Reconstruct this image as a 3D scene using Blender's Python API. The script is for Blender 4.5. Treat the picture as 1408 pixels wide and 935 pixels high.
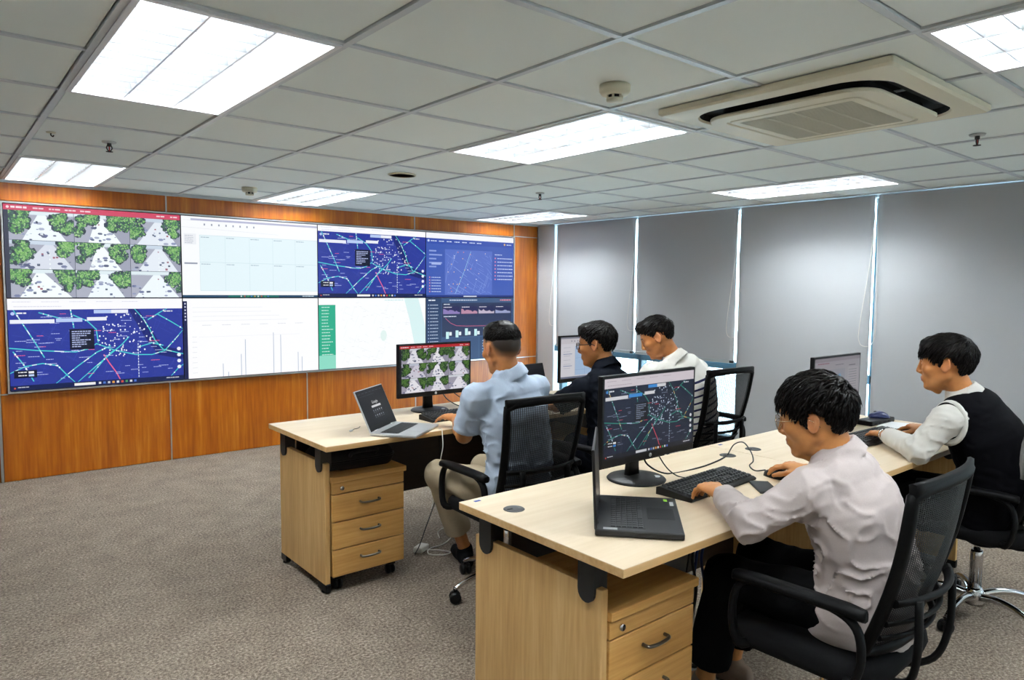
import bpy, bmesh, math, random
import numpy as np
from mathutils import Vector, Matrix

# ------------------------------------------------------------------ scene, camera, world
SC = bpy.context.scene
for o in list(bpy.data.objects):
    bpy.data.objects.remove(o, do_unlink=True)
COL = SC.collection
U = 0.607                       # ceiling grid module, metres
CAM_H = 1.4804                  # camera height
CEIL = 2.240                    # underside of the ceiling grid
YV = 6.384                      # face of the video wall
XW = 5.712                      # plane of the roller blinds
X_LEFT, Y_BACK = -1.95, -3.25   # the unseen walls

cam_data = bpy.data.cameras.new('camera')
cam_data.sensor_fit = 'HORIZONTAL'
cam_data.sensor_width = 36.0
cam_data.lens = 968.52 / 1408.0 * 36.0
cam_data.clip_start = 0.05
cam = bpy.data.objects.new('camera', cam_data)
COL.objects.link(cam)
_yaw, _pit, _rol = 0.6933, 0.0727, 0.0088
_f = Vector((math.sin(_yaw) * math.cos(_pit), math.cos(_yaw) * math.cos(_pit), -math.sin(_pit)))
_r0 = Vector((math.cos(_yaw), -math.sin(_yaw), 0))
_u0 = _r0.cross(_f)
_r = _r0 * math.cos(_rol) + _u0 * math.sin(_rol)
_u = -_r0 * math.sin(_rol) + _u0 * math.cos(_rol)
cam.matrix_world = Matrix(((_r.x, _u.x, -_f.x, 0), (_r.y, _u.y, -_f.y, 0), (_r.z, _u.z, -_f.z, CAM_H), (0, 0, 0, 1)))
SC.camera = cam

world = bpy.data.worlds.new('overcast_sky')
SC.world = world
world.use_nodes = True
_bg = world.node_tree.nodes['Background']
_bg.inputs[0].default_value = (0.80, 0.92, 1.0, 1)
_bg.inputs[1].default_value = 6.0

TUBE_POWER = 53.0               # emission of the fluorescent tubes
SCREEN_GAIN = 0.45              # emission of the screens
SC.view_settings.view_transform = 'Standard'
SC.view_settings.look = 'None'
SC.view_settings.exposure = 1.15
SC.view_settings.gamma = 1.0
SC.view_settings.use_curve_mapping = False

# ------------------------------------------------------------------ materials
def lin(c):
    if isinstance(c, str):
        c = tuple(int(c[i:i + 2], 16) for i in (0, 2, 4))
    return tuple((v / 255 / 12.92) if v / 255 <= 0.04045 else ((v / 255 + 0.055) / 1.055) ** 2.4 for v in c[:3])

MATS = {}
class NT:
    def __init__(s, name):
        s.m = bpy.data.materials.new(name)
        s.m.use_nodes = True
        s.t = s.m.node_tree
        s.b = s.t.nodes['Principled BSDF']
        s.out = s.t.nodes['Material Output']
        MATS[name] = s.m
    def n(s, typ, **kw):
        nd = s.t.nodes.new(typ)
        for k, v in kw.items():
            setattr(nd, k, v)
        return nd
    def l(s, a, b):
        s.t.links.new(a, b)
    def set(s, **kw):
        for k, v in kw.items():
            k = k.replace('_', ' ')
            for i in s.b.inputs:
                if i.name.lower() == k.lower():
                    i.default_value = v
        return s
    def coords(s, kind='Object', scale=(1, 1, 1)):
        tc = s.n('ShaderNodeTexCoord'); mp = s.n('ShaderNodeMapping')
        mp.inputs['Scale'].default_value = scale
        s.l(tc.outputs[kind], mp.inputs[0])
        return mp.outputs[0]
    def noise(s, vec, scale, detail=3, rough=.55):
        nd = s.n('ShaderNodeTexNoise')
        nd.inputs['Scale'].default_value = scale; nd.inputs['Detail'].default_value = detail
        nd.inputs['Roughness'].default_value = rough
        s.l(vec, nd.inputs['Vector'])
        return nd.outputs['Fac']
    def ramp(s, fac, stops):
        r = s.n('ShaderNodeValToRGB')
        e = r.color_ramp.elements
        while len(e) < len(stops): e.new(0.5)
        for i, (p, c) in enumerate(stops):
            e[i].position = p; e[i].color = (*lin(c), 1)
        s.l(fac, r.inputs[0])
        return r.outputs[0]
    def bump(s, fac, strength=.2, dist=.002):
        b = s.n('ShaderNodeBump')
        b.inputs['Strength'].default_value = strength; b.inputs['Distance'].default_value = dist
        s.l(fac, b.inputs['Height']); s.l(b.outputs[0], s.b.inputs['Normal'])
    def base(s, sock):
        s.l(sock, s.b.inputs['Base Color'])

def plain(name, c, rough=.5, metal=0, var=.06, scale=40, bump=0, spec=.5):
    """a single-colour surface with a faint procedural mottling"""
    t = NT(name)
    c = lin(c)
    t.set(Roughness=rough, Metallic=metal)
    t.b.inputs['Specular IOR Level'].default_value = spec
    v = t.coords('Object')
    f = t.noise(v, scale)
    r = t.n('ShaderNodeValToRGB')
    r.color_ramp.elements[0].color = (*[x * (1 - var) for x in c], 1)
    r.color_ramp.elements[1].color = (*[min(1, x * (1 + var)) for x in c], 1)
    t.l(f, r.inputs[0]); t.base(r.outputs[0])
    if bump: t.bump(f, bump, .002)
    return t.m

def wood(name, stops, scale, gscale, rough=.4, axis='z', bump=.05):
    t = NT(name)
    t.set(Roughness=rough)
    sc = {'z': (1, 1, .06), 'x': (.06, 1, 1), 'y': (1, .06, 1)}[axis]
    v = t.coords('Object', sc)
    f1 = t.noise(v, scale, 5, .6)
    f2 = t.noise(v, gscale, 2, .5)
    mx = t.n('ShaderNodeMix'); mx.data_type = 'FLOAT'
    mx.inputs[0].default_value = .38
    t.l(f1, mx.inputs[2]); t.l(f2, mx.inputs[3])
    t.base(t.ramp(mx.outputs[0], stops))
    t.bump(f2, bump, .001)
    return t.m

wood('wall_wood', [(.30, '8f4600'), (.46, 'aa5803'), (.56, 'b96609'), (.72, 'd0862e')], 14, 60, .38, 'z')
wood('oak_panel', [(.30, 'b48b53'), (.50, 'caa267'), (.70, 'dbb981')], 18, 90, .5, 'z')
wood('oak_drawer', [(.30, 'b68440'), (.50, 'cb9a55'), (.70, 'dbae6c')], 18, 90, .5, 'x')
wood('desk_top', [(.25, 'cdb797'), (.50, 'd7c3a6'), (.75, 'e0d0b7')], 10, 50, .42, 'x', .02)
wood('desk_edge', [(.30, 'b58e57'), (.50, 'c5a06c'), (.70, 'd2b182')], 18, 70, .5, 'x')
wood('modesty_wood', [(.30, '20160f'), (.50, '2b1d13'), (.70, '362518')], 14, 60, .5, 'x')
plain('tile', 'edf5f2', .9, var=.03, scale=300, bump=.12)
plain('tee', 'cfd6da', .45, var=.02)
plain('white_metal', 'e6e8ea', .4, var=.02)
plain('reflector', 'f0f0f0', .35, var=.01)
plain('louvre', 'c9ccd0', .28, .75, var=.02)
plain('cream', 'd9d4bd', .5, var=.03, scale=8)
plain('cream_grille', 'b9b6a0', .6, var=.05)
plain('dark_void', '0b0b0b', .8, var=.02)
plain('blind', 'aeb1b5', .85, var=.03, scale=600, bump=.05)
plain('pillar_grey', 'b3b6b8', .7, var=.02)
plain('frame_teal', '3f5a66', .4, var=.03)
plain('sill_metal', 'aeb9be', .35, .6, var=.03)
plain('wall_paint', 'eae8e3', .8, var=.03)
plain('black_plastic', '0b0b0c', .45, var=.1, scale=200, bump=.04, spec=.25)
plain('chair_black', '09090a', .55, var=.12, scale=300, bump=.06, spec=.12)
plain('chair_fabric', '08080a', .95, var=.25, scale=500, bump=.2, spec=.2)
plain('dark_plastic', '1d1e20', .5, var=.06, scale=200)
plain('bracket', '1b1c1e', .55, var=.06, scale=100)
plain('key_black', '131416', .5, var=.1)
plain('laptop_dark', '131417', .45, .2, var=.05)
plain('laptop_silver', 'b9bbbd', .35, .55, var=.03)
plain('trim_metal', 'c3c4c6', .3, .7, var=.03)
plain('chrome', 'd2d2d4', .12, 1, var=.02)
plain('pewter', '6d665c', .3, .9, var=.05)
plain('cable_black', '121213', .5, var=.1)
plain('cable_white', 'cfccc4', .5, var=.05)
plain('cable_blue', '1f3b7a', .5, var=.05)
plain('bag_black', '0c0c0e', .8, var=.2, scale=200, bump=.3)
plain('paper', 'e9e9ea', .8, var=.02)
plain('sticker_blue', '3a4f96', .6, var=.05)
plain('sticker_silver', 'b4b6b6', .4, var=.05)
plain('sticker_green', '7bb92c', .5, var=.05)
plain('sprinkler_dark', '3c3a38', .4, .5, var=.05)
plain('mouse_blue', '202a5c', .35, var=.05)
plain('led_red', 'b02418', .5, var=.02)
plain('gold_wire', 'c9b394', .25, .9, var=.02)
plain('grey_cloth', '8b8984', .9, var=.08, scale=60, bump=.2)

# carpet: mottled loop pile
t = NT('carpet'); t.set(Roughness=.98); t.b.inputs['Specular IOR Level'].default_value = .1
v = t.coords('Object')
f1 = t.noise(v, 85, 3, .75); f2 = t.noise(v, 6, 3); f3 = t.noise(v, 420, 1, .5)
mx = t.n('ShaderNodeMix'); mx.data_type = 'FLOAT'; mx.inputs[0].default_value = .14
t.l(f1, mx.inputs[2]); t.l(f2, mx.inputs[3])
t.base(t.ramp(mx.outputs[0], [(.30, '3b332b'), (.45, '685d52'), (.55, '83786c'), (.70, 'aea396')]))
mx2 = t.n('ShaderNodeMix'); mx2.data_type = 'FLOAT'; mx2.inputs[0].default_value = .5
t.l(f1, mx2.inputs[2]); t.l(f3, mx2.inputs[3]); t.bump(mx2.outputs[0], .7, .006)

# seat mesh: real see-through weave
t = NT('chair_mesh'); t.set(Roughness=.7); t.b.inputs['Base Color'].default_value = (.004, .004, .0045, 1)
tr = t.n('ShaderNodeBsdfTransparent'); ms = t.n('ShaderNodeMixShader')
v = t.coords('UV', (1, 1, 1))
w1 = t.n('ShaderNodeTexWave'); w1.bands_direction = 'X'; w1.inputs['Scale'].default_value = 14
w2 = t.n('ShaderNodeTexWave'); w2.bands_direction = 'Y'; w2.inputs['Scale'].default_value = 26
t.l(v, w1.inputs['Vector']); t.l(v, w2.inputs['Vector'])
mm = t.n('ShaderNodeMath', operation='MAXIMUM'); t.l(w1.outputs['Fac'], mm.inputs[0]); t.l(w2.outputs['Fac'], mm.inputs[1])
mr = t.n('ShaderNodeMapRange'); mr.inputs[1].default_value = .3; mr.inputs[2].default_value = .95
mr.inputs[3].default_value = .60; mr.inputs[4].default_value = .98
t.l(mm.outputs[0], mr.inputs[0])
t.l(mr.outputs[0], ms.inputs[0]); t.l(tr.outputs[0], ms.inputs[1]); t.l(t.b.outputs[0], ms.inputs[2]); t.l(ms.outputs[0], t.out.inputs[0])

# window glass and spectacle lenses: thin see-through sheet with a faint gloss
def thin_glass(name, tint, refl):
    t = NT(name)
    tr = t.n('ShaderNodeBsdfTransparent'); tr.inputs[0].default_value = (*tint, 1)
    gl = t.n('ShaderNodeBsdfGlossy'); gl.inputs['Roughness'].default_value = .03
    ms = t.n('ShaderNodeMixShader')
    f = t.noise(t.coords('Object'), 3, 1)
    mr = t.n('ShaderNodeMapRange'); mr.inputs[3].default_value = refl * .8; mr.inputs[4].default_value = refl * 1.2
    t.l(f, mr.inputs[0]); t.l(mr.outputs[0], ms.inputs[0])
    t.l(tr.outputs[0], ms.inputs[1]); t.l(gl.outputs[0], ms.inputs[2]); t.l(ms.outputs[0], t.out.inputs[0])
thin_glass('window_glass', (.82, .93, .97), .07)
thin_glass('lens_glass', (.88, .88, .88), .10)

# lit things: tubes and screens
t = NT('tube_lit')
em = t.n('ShaderNodeEmission'); em.inputs[0].default_value = (.93, .985, 1.0, 1); em.inputs[1].default_value = TUBE_POWER
t.l(em.outputs[0], t.out.inputs[0])
def screen_mat(name, gain):
    t = NT(name)
    at = t.n('ShaderNodeAttribute'); at.attribute_name = 'Col'
    t.l(at.outputs['Color'], t.b.inputs['Emission Color'])
    t.b.inputs['Emission Strength'].default_value = gain
    t.set(Roughness=.35); t.b.inputs['Base Color'].default_value = (.01, .01, .012, 1)
    t.b.inputs['Specular IOR Level'].default_value = .12
screen_mat('screen_wall', SCREEN_GAIN)
screen_mat('screen_desk', .36)
screen_mat('screen_dim', .22)

# coloured by a vertex attribute: skin and eyes
t = NT('skin'); t.set(Roughness=.5)
at = t.n('ShaderNodeAttribute'); at.attribute_name = 'Col'
f = t.noise(t.coords('Object'), 60, 3)
hs = t.n('ShaderNodeMixRGB'); hs.blend_type = 'MULTIPLY'; hs.inputs[0].default_value = .25
t.l(at.outputs['Color'], hs.inputs[1]); t.l(t.ramp(f, [(.3, 'd8c8c0'), (.7, 'ffffff')]), hs.inputs[2])
t.base(hs.outputs[0]); t.bump(f, .05, .001)
t.b.inputs['Subsurface Weight'].default_value = .08
t.b.inputs['Subsurface Radius'].default_value = (.01, .004, .002)
t = NT('eye'); t.set(Roughness=.15)
at = t.n('ShaderNodeAttribute'); at.attribute_name = 'Col'; t.base(at.outputs['Color'])

t = NT('hair'); t.set(Roughness=.42); t.b.inputs['Specular IOR Level'].default_value = .12
f = t.noise(t.coords('Object', (1, 1, .3)), 120, 3)
t.base(t.ramp(f, [(.3, '070606'), (.7, '14100e')])); t.bump(f, .3, .002)

def cloth(name, c, var=.08, scale=260, rough=.85, bump=.15, big=.05):
    t = NT(name); c = lin(c)
    t.set(Roughness=rough); t.b.inputs['Specular IOR Level'].default_value = .25 if max(c) > .05 else .06
    v = t.coords('Object')
    f = t.noise(v, scale, 2); g = t.noise(v, 9, 3)
    mx = t.n('ShaderNodeMix'); mx.data_type = 'FLOAT'; mx.inputs[0].default_value = .5
    t.l(f, mx.inputs[2]); t.l(g, mx.inputs[3])
    r = t.n('ShaderNodeValToRGB')
    r.color_ramp.elements[0].position = .3; r.color_ramp.elements[1].position = .7
    r.color_ramp.elements[0].color = (*[x * (1 - var) for x in c], 1)
    r.color_ramp.elements[1].color = (*[min(1, x * (1 + var)) for x in c], 1)
    t.l(mx.outputs[0], r.inputs[0]); t.base(r.outputs[0]); t.bump(mx.outputs[0], bump, .003)
    return t
cloth('shirt_lilac', 'b3a8a5', .05)
cloth('shirt_blue', 'a9b6c8', .07)
cloth('shirt_navy', '0a0d14', .15)
cloth('shirt_white', 'cfccc6', .04)
cloth('vest_black', '08080c', .15)
cloth('trouser_black', '070708', .2)
cloth('trouser_khaki', '9a8c75', .10)
cloth('trouser_navy', '0b0d14', .15)
cloth('shoe_tan', '8a7768', .12)
cloth('shoe_black', '121214', .15)
cloth('jacket_grey', '7d7a75', .10)
# white polo with navy stripes: the stripes follow the garment's own length ("band" attribute)
t = cloth('shirt_striped', 'dedbd4', .04)
at = t.n('ShaderNodeAttribute'); at.attribute_name = 'band'
m1 = t.n('ShaderNodeMath', operation='MULTIPLY'); m1.inputs[1].default_value = 15.0; t.l(at.outputs['Fac'], m1.inputs[0])
m2 = t.n('ShaderNodeMath', operation='FRACT'); t.l(m1.outputs[0], m2.inputs[0])
m3 = t.n('ShaderNodeMath', operation='LESS_THAN'); m3.inputs[1].default_value = .30; t.l(m2.outputs[0], m3.inputs[0])
m4 = t.n('ShaderNodeMath', operation='LESS_THAN'); m4.inputs[1].default_value = .84; t.l(at.outputs['Fac'], m4.inputs[0])
m5 = t.n('ShaderNodeMath', operation='MULTIPLY'); t.l(m3.outputs[0], m5.inputs[0]); t.l(m4.outputs[0], m5.inputs[1])
old = t.b.inputs['Base Color'].links[0].from_socket
mc = t.n('ShaderNodeMixRGB'); mc.inputs[2].default_value = (*lin('23264a'), 1)
t.l(m5.outputs[0], mc.inputs[0]); t.l(old, mc.inputs[1]); t.base(mc.outputs[0])

# ------------------------------------------------------------------ building helpers
class MB:
    """collects shapes and links them as one mesh object"""
    def __init__(s):
        s.v = []; s.f = []; s.sm = []; s.uv = None
    def add(s, vs, fs, smooth=False):
        n = len(s.v)
        s.v += [tuple(p) for p in vs]
        s.f += [tuple(i + n for i in f) for f in fs]
        s.sm += [smooth] * len(fs)
        return s
    def box(s, x0, x1, y0, y1, z0, z1):
        vs = [(x, y, z) for z in (z0, z1) for y in (y0, y1) for x in (x0, x1)]
        return s.add(vs, [(0, 2, 3, 1), (4, 5, 7, 6), (0, 1, 5, 4), (2, 6, 7, 3), (0, 4, 6, 2), (1, 3, 7, 5)])
    def rbox(s, x0, x1, y0, y1, z0, z1, b=.004, seg=2):
        bm = bmesh.new()
        bmesh.ops.create_cube(bm, size=1)
        for v in bm.verts:
            v.co = Vector(((x0 + x1) / 2 + v.co.x * (x1 - x0), (y0 + y1) / 2 + v.co.y * (y1 - y0), (z0 + z1) / 2 + v.co.z * (z1 - z0)))
        bmesh.ops.bevel(bm, geom=list(bm.edges), offset=b, segments=seg, profile=.5, affect='EDGES')
        return s.bm(bm)
    def bm(s, bm, smooth=False):
        bm.verts.ensure_lookup_table(); bm.verts.index_update()
        s.add([v.co[:] for v in bm.verts], [[v.index for v in f.verts] for f in bm.faces], smooth)
        bm.free()
        return s
    def tube(s, pts, r, n=8, closed=False, caps=True, flat=1.0, up=None):
        """a tube along pts; r a number or list; flat squeezes the section along the second normal"""
        P = [Vector(p) for p in pts]; m = len(P)
        R = r if isinstance(r, (list, tuple)) else [r] * m
        base = len(s.v); rings = []
        nrm = None
        for i in range(m):
            a = P[i - 1] if (i > 0 or closed) else P[i]
            b = P[(i + 1) % m] if (i < m - 1 or closed) else P[i]
            t = (b - a).normalized()
            if up is not None:
                nn = Vector(up) - t * t.dot(Vector(up))
                nrm = nn.normalized() if nn.length > 1e-6 else t.orthogonal().normalized()
            elif nrm is None:
                nrm = t.orthogonal().normalized()
            else:
                nn = nrm - t * nrm.dot(t)
                nrm = nn.normalized() if nn.length > 1e-6 else t.orthogonal().normalized()
            bi = t.cross(nrm)
            rings.append([P[i] + nrm * (math.cos(2 * math.pi * k / n) * R[i] * flat) + bi * (math.sin(2 * math.pi * k / n) * R[i]) for k in range(n)])
        vs = [p for rg in rings for p in rg]; fs = []
        for i in range(m if closed else m - 1):
            j = (i + 1) % m
            for k in range(n):
                l = (k + 1) % n
                fs.append((i * n + k, i * n + l, j * n + l, j * n + k))
        s.add(vs, fs, True)
        if caps and not closed:
            s.f.append(tuple(base + k for k in range(n))[::-1]); s.sm.append(False)
            s.f.append(tuple(base + (m - 1) * n + k for k in range(n))); s.sm.append(False)
        return s
    def lathe(s, prof, n=24, c=(0, 0, 0), axis='z', smooth=True):
        vs = []; fs = []
        for (r, h) in prof:
            for k in range(n):
                a = 2 * math.pi * k / n
                p = (r * math.cos(a), r * math.sin(a), h)
                if axis == 'x': p = (p[2], p[0], p[1])
                if axis == 'y': p = (p[0], p[2], p[1])
                vs.append((p[0] + c[0], p[1] + c[1], p[2] + c[2]))
        m = len(prof)
        for i in range(m - 1):
            for k in range(n):
                l = (k + 1) % n
                fs.append((i * n + k, i * n + l, (i + 1) * n + l, (i + 1) * n + k))
        b = len(s.v)
        s.add(vs, fs, smooth)
        if prof[0][0] > 1e-6: s.f.append(tuple(b + k for k in range(n))[::-1]); s.sm.append(False)
        if prof[-1][0] > 1e-6: s.f.append(tuple(b + (m - 1) * n + k for k in range(n))); s.sm.append(False)
        return s
    def loft(s, rings, smooth=True, cap0=True, cap1=True, closed=True):
        n = len(rings[0]); b = len(s.v); fs = []
        for i in range(len(rings) - 1):
            for k in range(n if closed else n - 1):
                l = (k + 1) % n
                fs.append((i * n + k, i * n + l, (i + 1) * n + l, (i + 1) * n + k))
        s.add([p for r in rings for p in r], fs, smooth)
        if cap0: s.f.append(tuple(b + k for k in range(n))[::-1]); s.sm.append(False)
        if cap1: s.f.append(tuple(b + (len(rings) - 1) * n + k for k in range(n))); s.sm.append(False)
        return s
    def prism(s, poly, a, b, axis='y'):
        """a polygon (u, w) extruded from a to b along an axis"""
        def P(q, h):
            return {'y': (q[0], h, q[1]), 'x': (h, q[0], q[1]), 'z': (q[0], q[1], h)}[axis]
        return s.loft([[P(q, a) for q in poly], [P(q, b) for q in poly]], smooth=False)
    def mesh(s, name):
        me = bpy.data.meshes.new(name)
        me.from_pydata(s.v, [], s.f)
        me.polygons.foreach_set('use_smooth', s.sm)
        bm = bmesh.new(); bm.from_mesh(me)
        bmesh.ops.recalc_face_normals(bm, faces=bm.faces)
        bm.to_mesh(me); bm.free()
        return me
    def build(s, name, mat, parent=None, loc=(0, 0, 0), rot=None):
        return link(name, s.mesh(name), mat, parent, loc, rot)

def link(name, me, mat, parent=None, loc=(0, 0, 0), rot=None):
    if mat and not me.materials:
        me.materials.append(MATS[mat])
    o = bpy.data.objects.new(name, me)
    COL.objects.link(o)
    if parent: o.parent = parent
    o.location = loc
    if rot: o.rotation_euler = rot
    return o
def tag(o, label=None, cat=None, group=None, kind=None):
    if label: o['label'] = label
    if cat: o['category'] = cat
    if group: o['group'] = group
    if kind: o['kind'] = kind
    return o
def thing(name, label, cat, loc=(0, 0, 0), rz=0, group=None):
    o = bpy.data.objects.new(name, None)
    COL.objects.link(o); o.location = loc; o.rotation_euler = (0, 0, rz)
    o.empty_display_size = .1
    return tag(o, label, cat, group)
def kids(o):
    return [c for c in bpy.data.objects if c.parent == o]
def copy_tree(o, parent=None):
    c = o.copy(); COL.objects.link(c)
    c.parent = parent
    for ch in KIDS.get(o.name, kids(o)):
        copy_tree(ch, c)
    return c
KIDS = {}
def rrect(w, h, r, n=6, cx=0, cy=0):
    """rounded rectangle outline"""
    out = []
    for (sx, sy, a0) in ((1, 1, 0), (-1, 1, 90), (-1, -1, 180), (1, -1, 270)):
        for k in range(n + 1):
            a = math.radians(a0 + 90 * k / n)
            out.append((cx + sx * (w / 2 - r) + r * math.cos(a), cy + sy * (h / 2 - r) + r * math.sin(a)))
    return out
def bez(p0, p1, p2, p3, n=10):
    p0, p1, p2, p3 = map(Vector, (p0, p1, p2, p3))
    return [p0 * (1 - t) ** 3 + p1 * 3 * t * (1 - t) ** 2 + p2 * 3 * t * t * (1 - t) + p3 * t ** 3 for t in [i / n for i in range(n + 1)]]
def spline(pts, n=6):
    """Catmull-Rom through the points"""
    P = [Vector(p) for p in pts]
    P = [P[0] * 2 - P[1]] + P + [P[-1] * 2 - P[-2]]
    out = []
    for i in range(1, len(P) - 2):
        for k in range(n):
            t = k / n
            a, b, c, d = P[i - 1:i + 3]
            out.append(.5 * ((2 * b) + (c - a) * t + (2 * a - 5 * b + 4 * c - d) * t * t + (3 * b - a - 3 * c + d) * t ** 3))
    out.append(P[-2])
    return out

# ------------------------------------------------------------------ room shell
def struct(name, mb, mat, label=None):
    return tag(mb.build(name, mat), label, None, None, 'structure')

floor = struct('floor', MB().box(X_LEFT - .1, XW + .4, Y_BACK - .1, YV + .2, -.1, 0), 'carpet', 'mottled grey-brown loop pile carpet floor')
wall_left = struct('wall_left', MB().box(X_LEFT - .1, X_LEFT, Y_BACK, YV + .2, 0, CEIL + .2), 'wall_paint', 'plain painted wall at the left end of the room')
wall_back = struct('wall_back', MB().box(X_LEFT - .1, XW + .4, Y_BACK - .1, Y_BACK, 0, CEIL + .2), 'wall_paint', 'plain painted wall behind the camera')
wall_far = struct('wall_far', MB().box(X_LEFT - .1, XW + .4, YV + .03, YV + .2, 0, CEIL + .2), 'wall_wood', 'orange-brown wood panelled wall carrying the video wall')

# wood panels of the far wall, 18 mm proud, divided by metal strips
VX0, VW, VZ = 0.451, 1.2146, (0.682, 1.3775, 2.073)     # video wall left edge, column width, row heights
VX1 = VX0 + 4 * VW
def panel(x0, x1, z0, z1, y=YV + .012):
    MB().rbox(x0 + .003, x1 - .003, y, YV + .031, z0 + .003, z1 - .003, .002, 1).build('wood_panel', 'wall_wood', wall_far)
low = [.395, 1.556, 2.770, 3.980, 5.195, XW - .012]
for a, b in zip(low, low[1:]): panel(a, b, 0.0, VZ[0] - .02)
top = [.395, 1.562, 3.97, 5.33, XW - .012]
for a, b in zip(top, top[1:]): panel(a, b, VZ[2] + .02, CEIL)
panel(VX1 + .015, XW - .012, VZ[0] - .02, VZ[2] + .02)
panel(.395, VX0 - .012, VZ[0] - .02, VZ[2] + .02)
for a, b in ((-1.95, -.82), (-.82, .375)): panel(a, b, 0, CEIL, YV + .022)
strip = MB()
for x in low[1:-1]: strip = MB().box(x - .005, x + .005, YV + .006, YV + .03, 0, VZ[0] - .02).build('seam_strip', 'trim_metal', wall_far)
for x in top[1:-1]: MB().box(x - .005, x + .005, YV + .006, YV + .03, VZ[2] + .02, CEIL).build('seam_strip', 'trim_metal', wall_far)
MB().box(.378, .393, YV + .0, YV + .03, 0, CEIL).build('corner_strip', 'trim_metal', wall_far)
MB().box(XW - .012, XW - .002, YV + .0, YV + .03, 0, CEIL).build('corner_strip', 'trim_metal', wall_far)
for z in (VZ[0] - .02, VZ[2] + .02):
    MB().box(VX1 + .015, XW - .012, YV + .004, YV + .03, z - .004, z + .004).build('seam_strip', 'trim_metal', wall_far)
    MB().box(.395, VX0 - .012, YV + .004, YV + .03, z - .004, z + .004).build('seam_strip', 'trim_metal', wall_far)

# ceiling: slab above, lay-in tiles, T-bar grid
ceiling = struct('ceiling', MB().box(X_LEFT - .1, XW + .4, Y_BACK - .1, YV + .2, CEIL + .14, CEIL + .24), 'white_metal', 'suspended ceiling of square pale grey tiles in a T-bar grid')
GX = lambda c: (c + .7298) * U
GY = lambda r: (r + 3.4483) * U
LIGHT_CELLS = [(0, 0), (0, 5), (3, 0), (3, 5), (7, 0), (7, 5), (3, -4), (0, -4), (7, -4), (0, -9), (3, -9), (7, -9)]
taken = set()
for c, r in LIGHT_CELLS: taken |= {(c, r), (c, r + 1)}
tile_me = MB().rbox(-.288, .288, -.288, .288, 0, .014, .004, 1).mesh('ceiling_tile'); tile_me.materials.append(MATS['tile'])
for c in range(-5, 9):
    for r in range(-11, 7):
        if (c, r) in taken: continue
        x0, x1 = max(GX(c), X_LEFT), min(GX(c + 1), XW + .05)
        y0, y1 = max(GY(r), Y_BACK), min(GY(r + 1), YV)
        if x1 - x0 < .1 or y1 - y0 < .05: continue
        if x1 - x0 > .6 and y1 - y0 > .6:
            o = link('ceiling_tile', tile_me, None, ceiling, ((x0 + x1) / 2, (y0 + y1) / 2, CEIL + .006))
        else:
            MB().rbox(x0 + .012, x1 - .012, y0 + .012, y1 - .012, 0, .014, .004, 1).build('ceiling_tile', 'tile', ceiling, (0, 0, CEIL + .006))
for c in range(-4, 9):
    MB().box(GX(c) - .012, GX(c) + .012, Y_BACK, YV, CEIL, CEIL + .012).build('ceiling_tee', 'tee', ceiling)
for r in range(-11, 8):
    if Y_BACK < GY(r) < YV:
        run = None                               # cross tees stop at the troffers
        for c in range(-5, 10):
            inside = (c, r - 1) in taken and (c, r) in taken and (c, r) not in LIGHT_CELLS
            if not inside and run is None: run = c
            if run is not None and (inside or c == 9):
                xa, xb = max(GX(run), X_LEFT), min(GX(c), XW + .05)
                if xb - xa > .05: MB().box(xa, xb, GY(r) - .012, GY(r) + .012, CEIL + .0008, CEIL + .012).build('ceiling_tee', 'tee', ceiling)
                run = None
MB().box(X_LEFT, XW, YV - .022, YV + .012, CEIL - .003, CEIL + .012).build('edge_angle', 'tee', ceiling)
MB().box(XW - .03, XW + .02, Y_BACK, YV, CEIL - .004, CEIL + .02).build('edge_angle', 'tee', ceiling)
MB().box(X_LEFT, XW, YV - .004, YV + .012, CEIL - .016, CEIL).build('edge_angle', 'tee', ceiling)

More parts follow.
